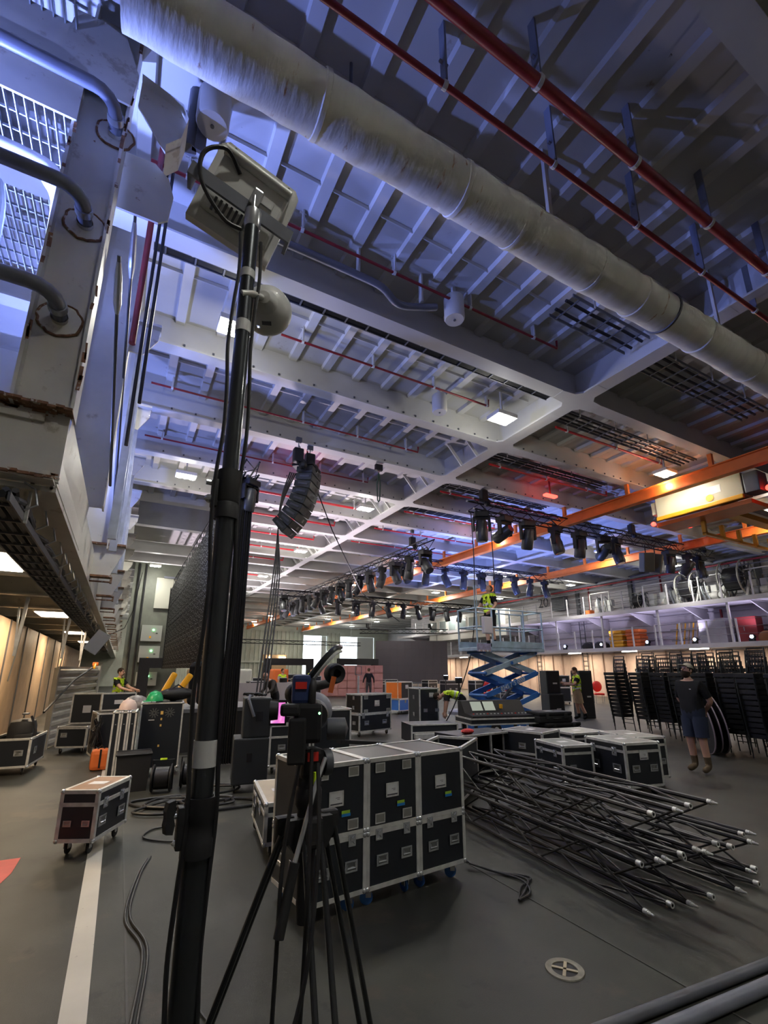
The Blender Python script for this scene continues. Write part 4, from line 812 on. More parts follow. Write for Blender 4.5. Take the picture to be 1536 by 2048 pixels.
def person(label, loc, rz, pose=None, top='black', bottom='navy', shoes='boot', sleeve=.72, short=True, vest=False, head_tilt=0, head_turn=0, hair='hair', cap=None, beard=None, build=1.0, h_=1.78, bald=False, boots_h=.72, group=None):
    s = h_ / 1.78; J = {k: Vector(v) for k, v in PB.items()}
    for k, v in (pose or {}).items(): J[k] = Vector(v)
    names = list(J); me = bpy.data.meshes.new('sk'); me.from_pydata([J[n] for n in names], [(names.index(a), names.index(b)) for a, b in BONES], [])
    o = bpy.data.objects.new('sk', me); COL.objects.link(o); o.modifiers.new('s', 'SKIN'); ss = o.modifiers.new('ss', 'SUBSURF'); ss.levels = 2
    for i, n in enumerate(names):
        r_ = PR.get(n) or PR[n[:-1] + 'L']
        if n in ('pel', 'spi', 'che', 'shL', 'shR'): r_ *= build
        if short and n[:2] == 'hi': r_ *= 1.12
        me.skin_vertices[0].data[i].radius = (r_, r_ * (.80 if n in ('pel', 'spi', 'che') else 1)); me.skin_vertices[0].data[i].use_root = (n == 'pel')
    dg = bpy.context.evaluated_depsgraph_get(); ev = o.evaluated_get(dg); tm = ev.to_mesh()
    vs = [v.co.copy() for v in tm.vertices]; fs = [tuple(p.vertices) for p in tm.polygons]; nrm = [v.normal.copy() for v in tm.vertices]; ev.to_mesh_clear(); bpy.data.objects.remove(o)
    MN = ['skin', top, bottom, shoes, 'dark']
    def region(c):
        best = None
        for a, b in BONES:
            A, B = J[a], J[b]; d = B - A; tt = max(0, min(1, (c - A).dot(d) / d.length_squared)); q = (c - (A + d * tt)).length / (PR.get(a) or PR[a[:-1] + 'L'])
            if best is None or q < best[0]: best = (q, a, b, tt)
        q, a, b, tt = best
        if b in ('spi', 'che', 'shL', 'shR') or (a == 'che' and b == 'nek' and tt < .9): return 1
        if b in ('nek', 'hb'): return 0
        if b in ('elL', 'elR'): return 1 if tt < sleeve else 0
        if b in ('wrL', 'wrR'): return 1 if sleeve > 1 else 0
        if b in ('hiL', 'hiR', 'knL', 'knR'): return 0 if (short and b[:2] == 'kn' and tt > .80) else 2
        if b in ('anL', 'anR'):
            if short: return 2 if tt < .0 else (3 if tt > boots_h else 0)
            return 2 if tt < .93 else 3
        return 3
    cen = [sum((vs[i] for i in f), Vector()) / len(f) for f in fs]; reg = [region(c) for c in cen]
    m = MB()
    for k in range(4):
        m.mi = k; idx = [i for i, r_ in enumerate(reg) if r_ == k]
        m_f = [fs[i] for i in idx]
        if k == 0: base = len(m.v); m.v += [tuple(v) for v in vs]
        m.f += [tuple(j + base for j in f) for f in m_f]; m.m += [k] * len(m_f)
    # head joined to the body: skull, jaw, nose, ears, eyes, mouth
    hx = Euler((R(-head_tilt), 0, R(head_turn))).to_matrix()
    if 'hdir' in J: pass
    tor = (J['nek'] - J['che']).normalized(); base_rot = Vector((0, 0, 1)).rotation_difference(tor.lerp(Vector((0, 0, 1)), .45).normalized()).to_matrix() if tor.z < .9 else Matrix.Identity(3)
    hm = base_rot @ hx; hc = J['hb'] + hm @ Vector((0, -.015, .085))
    def H(m2, k):
        m.mi = k; m.add([hc + hm @ Vector(v) for v in m2.v], m2.f)
    H(MB().ball((0, .01, .02), .1, 14, 10, (.76, .94, 1.05)), 0); H(MB().ball((0, -.015, -.045), .075, 12, 8, (.82, 1.0, .95)), 0)
    H(MB().tube([(0, -.088, .015), (0, -.112, -.018), (0, -.09, -.028)], [.009, .015, .008], 6), 0)
    for sx in (-1, 1): H(MB().ball((sx * .076, .012, 0), .025, 8, 5, (.35, .8, 1.1)), 0); H(MB().ball((sx * .030, -.085, .018), .0095, 8, 5), 4)
    H(MB().box((0, -.088, -.058), (.042, .012, .008)), 4)
    # hands with five fingers
    for sd in ('L', 'R'):
        w_ = J['wr' + sd]; d = (w_ - J['el' + sd]).normalized(); sx = 1 if sd == 'L' else -1
        sidev = d.cross(Vector((sx, 0, 0))); sidev = sidev.normalized() if sidev.length > .2 else Vector((0, 1, 0)); nv = d.cross(sidev).normalized()
        hnd = MB(); hnd.tube([w_ - d * .02, w_ + d * .03, w_ + d * .08, w_ + d * .095], [.028, .036, .038, .028], 8)
        for fi, ln in enumerate((.060, .075, .07, .052)):
            st_ = w_ + d * .085 + sidev * (-.028 + .0185 * fi); hnd.tube([st_, st_ + d * ln * .5 + nv * .006, st_ + d * ln + nv * .022], [.0095, .009, .007], 6)
        st_ = w_ + d * .02 - sidev * .03; hnd.tube([st_, st_ + d * .035 - sidev * .022, st_ + d * .065 - sidev * .024 + nv * .012], [.012, .010, .008], 6)
        m.mi = 0; m.add(hnd.v, hnd.f)
    MC = {'black': (.018, .018, .020), 'navy': (.030, .038, .065), 'boot': (.11, .08, .05), 'beige': (.40, .30, .19), 'grey': (.075, .070, .066), 'teal': (.03, .05, .06), 'white': (.5, .5, .52), 'blackshoe': (.015, .015, .016), 'hair': (.035, .025, .018), 'brown': (.10, .06, .035)}
    mats = [M['skin']] + [pmat(n, MC[n]) for n in (top, bottom, shoes)] + [pmat('dark_eye', (.03, .02, .02))]
    t = thing('person', label, 'person', loc, rz, group); t.scale = (s, s, s)
    m.obj('body', mats, t, True)
    if not bald:
        hh = MB(); hh.ball((0, .02, .035), .104, 14, 8, (.80, .95, 1.02)); keep = [f for f in hh.f if not all((hh.v[i][1] < -.035 and hh.v[i][2] < .085) or hh.v[i][2] < -.03 for i in f)]
        hh.f = keep; hh.m = [0] * len(keep); q = MB(); q.add([hc + hm @ Vector(v) for v in hh.v], hh.f); q.obj('hair', pmat('hair_' + hair, MC.get(hair, (.05, .03, .02))), t, True)
    if beard:
        q = MB(); bb = MB().ball((0, -.020, -.055), .083, 14, 10, (.86, 1.0, .98)); bb.f = [f for f in bb.f if all(bb.v[i][1] < .03 and bb.v[i][2] < -.026 for i in f)]; bb.m = [0] * len(bb.f); q.add([hc + hm @ Vector(v) for v in bb.v], bb.f); q.obj('beard', pmat('beard', (.03, .02, .015)), t, True)
    if cap:
        q = MB(); bb = MB().ball((0, .02, .05), .108, 14, 8, (.80, .95, .85)); bb.f = [f for f in bb.f if all(bb.v[i][2] > .045 for i in f)]; bb.m = [0] * len(bb.f); bb.prism([(-.06, -.06), (-.055, -.15), (0, -.175), (.055, -.15), (.06, -.06)], .06, .068, 'z'); q.add([hc + hm @ Vector(v) for v in bb.v], bb.f); q.obj('cap', pmat('cap_cloth', cap), t, True)
    if short:
        for sd in ('L', 'R'):
            A, B = J['hi' + sd], J['kn' + sd]; MB().tube([A, A.lerp(B, .4), A.lerp(B, .7), A.lerp(B, .84)], [.122, .114, .106, .108], 14, caps=False).obj('shorts_leg', mats[2], t, True)
    if sleeve < 1:
        for sd in ('L', 'R'):
            A, B = J['sh' + sd], J['el' + sd]; MB().tube([A.lerp(B, .1), A.lerp(B, sleeve)], [.078, .069], 12, caps=False).obj('sleeve', mats[1], t, True)
    if vest:
        q = MB(); idx = [i for i, f in enumerate(fs) if reg[i] == 1]; used = {}
        ax = (J['che'] - J['pel']).normalized(); ln = (J['nek'] - J['pel']).length
        for i in idx:
            c = cen[i]
            bad = False
            for a, b in (('shL', 'elL'), ('shR', 'elR')):
                d = J[b] - J[a]; tt = (c - J[a]).dot(d) / d.length_squared
                if tt > .10 and (c - J[a] - d * tt).length < .11: bad = True
            if bad: continue
            hgt = (c - J['pel']).dot(ax) / ln; q.mi = 1 if (.20 < hgt < .28 or .42 < hgt < .50) else 0
            q.add([vs[j] + nrm[j] * .022 for j in fs[i]], [tuple(range(len(fs[i])))])
        b = bmesh.new(); mm = q.mesh('vest', [M['hivis'], M['refl']]); b.from_mesh(mm); bmesh.ops.remove_doubles(b, verts=b.verts, dist=.002); b.to_mesh(mm); b.free()
        for p in mm.polygons: p.use_smooth = True
        ob('hi_vis_vest', mm, t)
    return t
_pm = {}
def pmat(n, c):
    if n not in _pm: _pm[n] = mat('cloth_' + n, c, .85, var=.15, vscale=6, spec=.15)
    return _pm[n]
BACKARMS = dict(elL=(.27, .10, 1.16), wrL=(.10, .20, .99), elR=(-.27, .10, 1.16), wrR=(-.05, .21, .96))
t = person('bearded man in black T-shirt and navy shorts beside the chair stacks', (8.94, 4.91, 0), -92, BACKARMS, 'black', 'navy', 'boot', .78, True, head_tilt=16, head_turn=-8, cap=(.42, .38, .30), beard=True, build=1.26, h_=1.80, boots_h=.62)
MB().box((.10, -.155, 1.36), (.03, .004, .012)).obj('chest_logo', M['card'], t)
person('man in hi-vis vest looking up on the scissor lift platform', (9.0, 10.1, 2.30), -85, dict(elR=(-.26, -.08, 1.2), wrR=(-.20, -.28, 1.08), elL=(.26, .0, 1.17), wrL=(.22, -.2, 1.0)), 'black', 'black', 'blackshoe', .7, True, True, head_tilt=38, h_=1.78, hair='brown')
BENT = dict(spi=(0, -.16, 1.02), che=(0, -.36, 1.06), nek=(0, -.52, 1.02), hb=(0, -.60, .98), shL=(.16, -.42, 1.04), shR=(-.16, -.42, 1.04), elL=(.21, -.46, .78), wrL=(.20, -.50, .54), elR=(-.21, -.46, .78), wrR=(-.20, -.50, .54))
person('man in hi-vis vest bending over an open case', (8.55, 10.9, 0), -122, BENT, 'black', 'black', 'blackshoe', .7, False, True, head_tilt=-35, h_=1.80)
person('man in hi-vis vest and beige shorts pushing black speakers', (14.35, 11.75, 0), -125, dict(elR=(-.25, -.16, 1.22), wrR=(-.20, -.40, 1.24), elL=(.25, -.14, 1.2), wrL=(.18, -.38, 1.2), knL=(.11, .06, .50), anL=(.12, .22, .12), toL=(.13, .08, .05)), 'black', 'beige', 'blackshoe', .6, True, True, head_tilt=-8, h_=1.78, hair='brown')
person('bald man in dark grey top leaning over a console', (4.55, 15.6, 0), -70, dict(spi=(0, -.07, 1.10), che=(0, -.20, 1.27), nek=(0, -.30, 1.38), hb=(0, -.36, 1.44), shL=(.17, -.22, 1.33), shR=(-.17, -.22, 1.33), elL=(.22, -.30, 1.08), wrL=(.18, -.48, .98), elR=(-.22, -.30, 1.08), wrR=(-.18, -.48, .98)), 'grey', 'black', 'blackshoe', 1.5, False, head_tilt=-15, bald=True, h_=1.78)
person('man in dark jacket walking away towards the big screen', (12.89, 25.2, 0), 165, dict(elL=(.30, .05, 1.17), wrL=(.34, .02, .95), elR=(-.30, .0, 1.17), wrR=(-.33, -.08, .95)), 'black', 'grey', 'blackshoe', 1.5, False, h_=1.80, hair='brown')
person('person in dark teal bending down on the black stage deck', (1.60, 12.1, .88), 150, dict(spi=(0, -.18, .98), che=(0, -.38, .90), nek=(0, -.50, .78), hb=(0, -.54, .70), shL=(.16, -.42, .84), shR=(-.16, -.42, .84), elL=(.2, -.44, .58), wrL=(.18, -.46, .34), elR=(-.2, -.44, .58), wrR=(-.18, -.46, .34)), 'teal', 'black', 'blackshoe', .6, False, head_tilt=-40, h_=1.75)
person('person reaching an arm towards an open case by the corrugated panel', (.02, 16.4, 0), 60, dict(elR=(-.24, -.2, 1.22), wrR=(-.20, -.45, 1.15), elL=(.24, -.2, 1.22), wrL=(.2, -.45, 1.15)), 'black', 'grey', 'blackshoe', .6, False, True, h_=1.74)
person('far worker in hi-vis vest left of the camera lens', (7.4, 24.3, 0), 20, {}, 'white', 'black', 'blackshoe', .6, False, True, h_=1.75)
person('far worker in hi-vis vest beside the black portal frame', (12.0, 32.5, 0), -30, {}, 'black', 'black', 'blackshoe', .6, False, True, h_=1.75)

# ================================================================== CHAIR STACKS
sb_ = MB(); sb_.box((0, 0, .425), (.40, .40, .085), b=.012); SEAT = sb_.mesh('seat', M['black'])
LEGF = MB().tube([(0, 0, .44), (0, 0, 0)], [.014, .011], 6).mesh('leg', M['gloss'], True)
LEGB = MB().tube([(0, 0, .44), (0, .04, 0)], [.014, .011], 6).mesh('leg', M['gloss'], True)
bk = MB()
for x in (-.185, .185): bk.tube([(x, 0, .44), (x, .03, .70), (x, .07, .93)], .014, 6)
for z, yy in ((.92, .068), (.84, .055), (.60, .018)): bk.tube([(-.185, yy, z), (.185, yy, z)], .012, 6)
for i in range(5): bk.tube([(-.12 + .06 * i, .018, .60), (-.12 + .06 * i, .055, .84)], .008, 5)
BACK = bk.mesh('backrest', M['gloss'], True)
STR = MB(); STR.tube([(-.17, .19, .2), (.17, .19, .2)], .010, 5); STRM = STR.mesh('stretcher', M['gloss'], True)
def chair(label, loc, rz, group, tilt=0):
    t = thing('stacking_chair', label, 'chair', loc, group=group, rot=(R(tilt), 0, R(rz)))
    ob('seat', SEAT, t); ob('backrest', BACK, t, (0, .18, 0)); ob('stretcher', STRM, t)
    for x in (-.175, .175): ob('leg', LEGF, t, (x, -.175, 0)); ob('leg', LEGB, t, (x, .175, 0))
SP = [(13.05, 9.15), (13.0, 8.35), (12.75, 7.6), (12.5, 6.95), (12.15, 6.25), (11.8, 5.55), (11.4, 4.95), (11.05, 4.3), (14.2, 8.9), (14.0, 8.0), (13.7, 7.2), (13.4, 6.4), (13.0, 5.6), (12.6, 4.8)]
for i, (x, y) in enumerate(SP):
    n = 12 if i < 8 else 13; row = 'front row' if i < 8 else 'back row'; nm = ORD[i if i < 8 else i - 8]
    for k in range(n):
        a = -100 + random.uniform(-2, 2)
        chair('black chair, %s from the bottom, %s stack from the left in the %s' % (ORD[k], nm, row), (x - .026 * k, y - .006 * k, .106 * k), a + (i % 3) * 6, 'stacked black banquet chairs', 0)
for i in range(3):
    t = thing('folded_table', 'round table top leaning on edge behind the bearded man, %s of three' % ('left', 'middle', 'right')[i], 'table', (10.95 + .14 * i, 5.9 - .06 * i, .62), group='round tables leaning on edge', rot=(R(8), R(82), R(-35)))
    MB().lathe([(0, -.012), (.61, -.012), (.62, 0), (.61, .012), (0, .012)], n=32).obj('top', M['black'], t, True); MB().lathe([(.61, -.013), (.625, -.01), (.625, .01), (.61, .013)], n=32).obj('edge_band', mat('mauve_edge', (.35, .28, .32), .5), t, True)

# ================================================================== SCISSOR LIFT
t = thing('scissor_lift', 'blue scissor lift raised to the lighting truss with a man on it', 'lift', (9.40, 10.1, 0)); t.scale = (.9, .95, .95)
MB().box((0, 0, .28), (2.3, .85, .40), b=.04).obj('chassis', M['blue'], t)
for x in (-.85, .85):
    for y in (-.40, .40): o = MB().lathe([(0, -.07), (.12, -.07), (.2, -.06), (.2, .06), (.12, .07), (0, .07)], (x, y, .2), 'y', 20).obj('wheel', M['rubber'], t, True); MB().lathe([(0, -.075), (.1, -.075), (.1, .075), (0, .075)], (x, y, .2), 'y', 16).obj('hub', M['white'], o)
zs = [.5, 1.10, 1.70, 2.28]
for k in range(3):
    for y in (-.33, .33):
        z0, z1 = zs[k], zs[k + 1]; m_ = M['platf'] if k == 2 else M['blue']
        MB().bar((-1.05, y, z0), (1.05, y, z1), .05, .14).obj('scissor_arm', m_, t); MB().bar((1.05, y * .85, z0), (-1.05, y * .85, z1), .05, .14).obj('scissor_arm', m_, t)
    for x in (-1.05, 1.05): MB().tube([(x, -.38, zs[k + 1]), (x, .38, zs[k + 1])], .04, 8).obj('cross_shaft', M['blue'], t, True)
    MB().tube([(0, -.38, (zs[k] + zs[k + 1]) / 2), (0, .38, (zs[k] + zs[k + 1]) / 2)], .05, 8).obj('pivot_shaft', M['blue'], t, True)
MB().tube([(-.5, 0, .6), (.5, 0, 1.5)], .06, 10).obj('hydraulic_ram', M['dgrey'], t, True)
tx = text_mesh('arm_lettering', '0345 745 0000', .17, M['card'], t, (0, -.362, 1.40), (R(90), R(-15.9), 0))
pf = MB().box((0, 0, 2.36), (2.75, .85, .10), b=.015).obj('platform', M['platf'], t); MB().box((.25, -.42, 2.50), (2.1, .02, .18)).obj('toe_board', M['platf'], pf); MB().box((0, .42, 2.50), (2.7, .02, .18)).obj('toe_board', M['platf'], pf)
MB().box((-1.13, -.435, 2.40), (.52, .02, .22)).obj('end_panel', mat('iridescent_panel', (.45, .42, .62), .3, .4, var=.3, vscale=9), pf)
for i in range(6): MB().box((-1.33 + i * .08, -.448, 2.31), (.035, .006, .05), rot=(0, R(30), 0)).obj('hazard_stripe', mat('hazard_tan', (.45, .3, .18), .5) if i % 2 else M['white'], pf)
RL = [(-1.35, -.41), (-.75, -.41), (-.45, -.41), (.55, -.41), (1.35, -.41), (-1.35, .41), (-.2, .41), (.8, .41), (1.35, .41)]
for (x, y) in RL: hgt = 3.75 if x < .3 else 3.55; MB().tube([(x, y, 2.4), (x, y, 3.5)], .025, 8).obj('rail_post', M['platf'], pf, True)
for z in (3.5, 2.98):
    for pts in ([(-1.35, -.41, z), (1.35, -.41, z)], [(-1.35, .41, z), (1.35, .41, z)], [(-1.35, -.41, z), (-1.35, .41, z)], [(1.35, -.41, z), (1.35, .41, z)]): MB().tube(pts, .022, 8).obj('guard_rail', M['platf'], pf, True)
MB().box((-1.0, -.47, 3.02), (.34, .12, .48), b=.03).obj('control_box', mat('pale_control_box', (.62, .58, .62), .4), pf)
for x in (-1.38, -1.30): MB().tube([(x, -.40, 3.5), (x, -.40, 4.15)], .016, 6).obj('upright', M['platf'], pf, True)

# ================================================================== OVERHEAD TRUSSES, MOVING HEADS
T1 = truss('black lighting truss hanging across the hangar, nearest one', (8.75, 10.4, 6.42), 13.4, .30, .34, (0, 0, 0), 'overhead lighting trusses', rc=.026, rb=.012, pitch=.5, chordmat='black')
T2 = truss('black lighting truss running away from the camera beside the girder', (9.7, 13.9, 6.15), 20.5, .34, .36, (0, 0, R(90)), 'overhead lighting trusses', rc=.026, rb=.012, pitch=.5, chordmat='black', tips=False)
T3 = truss('second black lighting truss crossing the hangar behind the lift', (10.4, 17.7, 6.42), 10.8, .30, .34, (0, 0, 0), 'overhead lighting trusses', rc=.026, rb=.012, pitch=.5, chordmat='black', tips=False)
T4 = truss('far black lighting truss crossing above the big screen', (7.5, 27.5, 6.1), 15.5, .32, .34, (0, 0, 0), 'overhead lighting trusses', rc=.03, rb=.014, pitch=.6, chordmat='black', tips=False)
truss('truss hung right over the big dark screen', (17.6, 36.2, 4.75), 7.6, .3, .34, (0, 0, R(-27)), 'overhead lighting trusses', rc=.03, rb=.014, pitch=.55, chordmat='black', tips=False, hang=[(1, 7.82), (6.5, 7.82)])
truss('low thin truss line in front of the far bulkhead', (3.5, 42, 4.0), 17, .25, .3, (0, 0, 0), 'overhead lighting trusses', rc=.03, rb=.014, pitch=.8, chordmat='black', tips=False, hang=[(1, 7.8), (8, 7.8), (16, 7.8)])
mb_ = MB(); mb_.box((0, 0, -.07), (.34, .30, .14), b=.02); MHB = mb_.mesh('base', M['black'])
MHC = MB(); MHC.box((-.1, 0, .05), (.05, .06, .12)); MHC.box((.1, 0, .05), (.05, .06, .12)); MHC = MHC.mesh('clamp', M['dgrey'])
MHY = MB(); MHY.box((-.19, 0, -.30), (.045, .12, .36), b=.012); MHY.box((.19, 0, -.30), (.045, .12, .36), b=.012); MHY.box((0, 0, -.155), (.42, .14, .04), b=.01); MHY = MHY.mesh('yoke', M['black'])
MHH = MB(); MHH.lathe([(0, .20), (.10, .20), (.135, .15), (.14, .0), (.15, -.02), (.15, -.30), (.13, -.34), (0, -.34)], n=14); MHH = MHH.mesh('head', mat('lamp_head_plastic', (.035, .037, .038), .4), True)
MHL = MB().lathe([(0, -.345), (.11, -.345), (.12, -.335)], n=14).mesh('front_lens', mat('front_lens', (.1, .11, .13), .08, coat=1))
def moving_head(label, loc, rz, tilt, s=1.0, group='moving-head lights on the trusses'):
    t = thing('moving_head', label, 'stage light', loc, rz, group); t.scale = (s, s, s)
    ob('base', MHB, t); ob('clamp', MHC, t); ob('yoke', MHY, t); h = ob('head', MHH, t, (0, 0, -.40), (R(tilt), 0, 0)); ob('front_lens', MHL, h)
for i, (x, tl) in enumerate(((9.15, 5), (10.1, 70), (11.1, 20), (12.4, -12), (13.6, 10), (14.9, 65), (15.6, -15), (19.0, 15), (20.3, 40), (21.2, -10))):
    moving_head('moving-head light on the nearest truss, %s from the left' % ORD[i], (x, 10.4, 6.40), (i * 37) % 60 - 30, tl, 1.25)
for i in range(17):
    moving_head('moving-head light under the truss running away, %s from the near end' % ORD[i], (9.7, 14.3 + 1.15 * i, 6.12), (i * 53) % 90, (i * 47) % 80 - 40, 1.25)
for i in range(9):
    moving_head('moving-head light on the second crossing truss, %s from the left' % ORD[i], (10.9 + 1.12 * i, 17.7, 6.40), (i * 71) % 90, (i * 31) % 60 - 25, 1.2)
for i in range(12):
    moving_head('moving-head light on the far crossing truss, %s from the left' % ORD[i], (8.2 + 1.22 * i, 27.5, 6.08), (i * 71) % 90, (i * 31) % 60 - 25, 1.3)
for i, (x, tl) in enumerate(((17.4, 0), (18.0, 0))):
    t = thing('hung_loudspeaker', 'dark loudspeaker box under the nearest truss, %s one' % ('left', 'right')[i], 'loudspeaker', (x, 10.4, 5.75), -30 + 55 * i); MB().box((0, 0, 0), (.42, .40, .75), rot=(R(14), 0, 0), b=.04).obj('cabinet', mat('olive_grey_cabinet', (.07, .075, .06), .55), t); MB().tube([(0, 0, .3), (0, 0, .68)], .02, 6).obj('hanging_pole', M['black'], t)
# chain motors on the truss ends
def chain_motor(label, loc, top=7.2):
    t = thing('chain_motor', label, 'chain hoist', loc, group='chain hoists'); MB().box((0, 0, 0), (.24, .18, .36), b=.03).obj('motor_body', M['black'], t); MB().ball((.13, 0, -.2), .11, sc=(1, 1, 1.2)).obj('chain_bag', M['rubber'], t); MB().tube([(0, 0, .18), (0, 0, top - loc[2] - .1)], .012, 6).obj('chain', M['galv'], t); b = MB(); b.box((0, 0, top - loc[2] - .06), (.14, .08, .12)); b.tube([(0, 0, top - loc[2] - .2), (.04, 0, top - loc[2] - .25), (0, 0, top - loc[2] - .3)], .014, 6); b.obj('beam_clamp', M['dgrey'], t)
for i, (x, y, z) in enumerate(((9.3, 10.4, 6.98), (16.7, 10.4, 6.98), (21.6, 10.4, 6.98), (9.7, 15.2, 6.72), (9.7, 33.0, 6.72), (3.15, 10.0, 6.72), (3.55, 10.3, 6.80), (18.2, 35.9, 5.4), (23.0, 33.5, 5.4))):
    chain_motor('chain hoist ' + ('on the left end of the nearest truss', 'in the middle of the nearest truss', 'on the right end of the nearest truss', 'on the near end of the truss running away', 'on the far end of the truss running away', 'over the line-array cabling', 'over the line-array frame', 'left of the big screen truss', 'right of the big screen truss')[i], (x, y, z))
# green sling hanging from a beam
t = thing('hanging_sling', 'black and green round sling hanging from a ceiling beam clamp', 'sling', (5.55, 10.35, 7.18)); MB().box((0, 0, -.1), (.22, .1, .18), b=.02).obj('beam_clamp', M['black'], t)
b = MB(); b.tube([(0, 0, -.25), (-.05, 0, -.6), (-.03, 0, -1.05), (0, 0, -1.1), (.03, 0, -1.05), (.05, 0, -.6), (0, 0, -.25)], .018, 6); b.obj('sling_loop', mat('green_sling', (.05, .09, .05), .7), t, True); MB().tube([(.02 * math.cos(a), 0, -.22 + .04 * math.sin(a)) for a in [R(x) for x in range(0, 361, 30)]], .008, 6).obj('shackle', M['redpipe'], t)
# ---- line array
t = thing('line_array', 'curved hanging line-array of black loudspeaker boxes', 'loudspeaker', (3.58, 10.45, 6.60), 50)
MB().box((0, .05, .06), (.62, .55, .07), b=.01).obj('fly_frame', M['black'], t); MB().tube([(-.2, 0, .09), (-.1, 0, .22), (.1, 0, .22), (.2, 0, .09)], .015, 6).obj('fly_shackle', M['dgrey'], t)
cab = mat('speaker_cabinet', (.045, .05, .045), .6); grl = mat('speaker_grille', (.065, .072, .06), .55, bump=.4, bscale=300)
y, z, a = 0, 0, 0
for k in range(9):
    a += 3.2 + k * .55; cy = y; cz = z
    o = MB().prism([(-.23, .0), (-.23, -.185), (.18, -.165), (.18, -.02)], -.33, .33, 'x').obj('speaker_box', cab, t); o.location = (0, y, z); o.rotation_euler = (R(a), 0, 0)
    MB().b2((-.31, -.236, -.178), (.31, -.228, -.012)).obj('grille', grl, o); b = MB()
    for j in range(3): b.b2((.08, -.240, -.13 + j * .03), (.16, -.236, -.115 + j * .03))
    b.obj('vent_bars', M['white'] if k > 5 else cab, o); MB().box((-.335, -.05, -.09), (.012, .25, .05)).obj('side_rigging', M['dgrey'], o); MB().box((.335, -.05, -.09), (.012, .25, .05)).obj('side_rigging', M['dgrey'], o)
    y += .19 * math.sin(R(a)); z -= .19 * math.cos(R(a))
for i in range(4):
    pts = [(3.2 + .05 * i, 10.75, 6.6), (3.05 + .03 * i, 10.9 + .05 * i, 5.9), (3.1, 11.2, 5.2), (3.02 + .05 * i, 11.1, 4.0), (2.75 + .07 * i, 10.6, 2.2), (2.55 + .06 * i, 10.2, .9), (2.5, 10.0, .02)]
    tag(MB().tube(smooth_path(pts, 6), .018, 6).obj('speaker_cable', M['cable'], None, True), 'black cable dropping from the back of the line-array to the deck', 'cable', 'line-array cables')
tag(MB().tube([(3.6, 10.35, 6.5), (4.5, 11.0, 5.3), (6.0, 12.2, 3.9), (8.1, 13.6, 3.3)], .014, 6).obj('stay_rope', M['cable'], None, True), 'long black rope slanting down right from the line-array', 'rope')
for i, (x, y) in enumerate(((8.8, 10.45), (9.6, 10.5))):
    tag(MB().tube(smooth_path([(x, y, 6.4), (x + .02, y, 4.5), (x - .1, y + .1, 2.4), (x - .5, y + .4, .9), (x - .9, y + .7, .03)], 6), .016, 6).obj('drop_cable', M['cable'], None, True), ('black cable bundle dropping from the left end of the nearest truss', 'second black cable dropping from the nearest truss')[i], 'cable')
# ---- hanging LED mesh wall seen from behind, with black drape on its near end
mm_ = bpy.data.materials.new('led_mesh'); mm_.use_nodes = True; nt = mm_.node_tree; P = nt.nodes['Principled BSDF']; tcn = nt.nodes.new('ShaderNodeTexCoord'); vo = nt.nodes.new('ShaderNodeTexVoronoi'); vo.inputs['Scale'].default_value = 9; vo.voronoi_dimensions = '2D'; sx_ = nt.nodes.new('ShaderNodeSeparateXYZ'); cx_ = nt.nodes.new('ShaderNodeCombineXYZ'); nt.links.new(tcn.outputs['Object'], sx_.inputs[0]); nt.links.new(sx_.outputs['Y'], cx_.inputs['X']); nt.links.new(sx_.outputs['Z'], cx_.inputs['Y']); nt.links.new(cx_.outputs[0], vo.inputs['Vector']); P.inputs['Specular IOR Level'].default_value = .1; rr = nt.nodes.new('ShaderNodeValToRGB'); rr.color_ramp.elements[0].position = .10; rr.color_ramp.elements[1].position = .14; rr.color_ramp.elements[0].color = (.60, .62, .62, 1); rr.color_ramp.elements[1].color = (.008, .008, .009, 1); nt.links.new(vo.outputs['Distance'], rr.inputs['Fac']); nt.links.new(rr.outputs['Color'], P.inputs['Base Color']); P.inputs['Roughness'].default_value = .7  # pale dots paint the mesh's sparkle into its colour
t = thing('led_mesh_wall', 'tall hanging black LED mesh wall speckled with painted sparkles', 'LED wall', (1.74, 9.7, 1.75))
pn = MB(); pn.b2((-.02, .01, .01), (.02, .99, .93)); pnm = pn.mesh('led_panel', mm_)
for i in range(15):
    for k in range(4): ob('led_panel', pnm, t, (0, i, k * .95))
fr = MB(); fr.b2((-.05, -.015, 0), (-.02, .015, 3.85)); frm = fr.mesh('panel_upright', M['curtain'])
for i in range(0, 16, 15): ob('panel_upright', frm, t, (0, i, 0))
b = MB()
n = 26
vs = []
for i in range(n + 1): xx = .0 + .34 * i / n; yy = -.05 + .04 * math.sin(i * 1.9); vs += [(xx, yy, -1.74), (xx, yy, 4.0)]
b.add(vs, [(2 * i, 2 * i + 2, 2 * i + 3, 2 * i + 1) for i in range(n)])
tag(b.obj('black_drape', M['curtain'], None, True), 'long black drape at the near end of the LED mesh wall', 'drape').location = (1.72, 9.62, 1.75)
truss('truss carrying the LED mesh wall', (1.95, 9.3, 5.72), 15.5, .28, .3, (0, 0, R(90)), 'overhead lighting trusses', chordmat='black', tips=False)
for i, (y, dz) in enumerate(((9.6, 5.68), (10.2, 5.68))): moving_head('moving-head light on the near end of the LED wall truss, %s one' % ('front', 'rear')[i], (2.0, y, dz), 30, 10, .95)
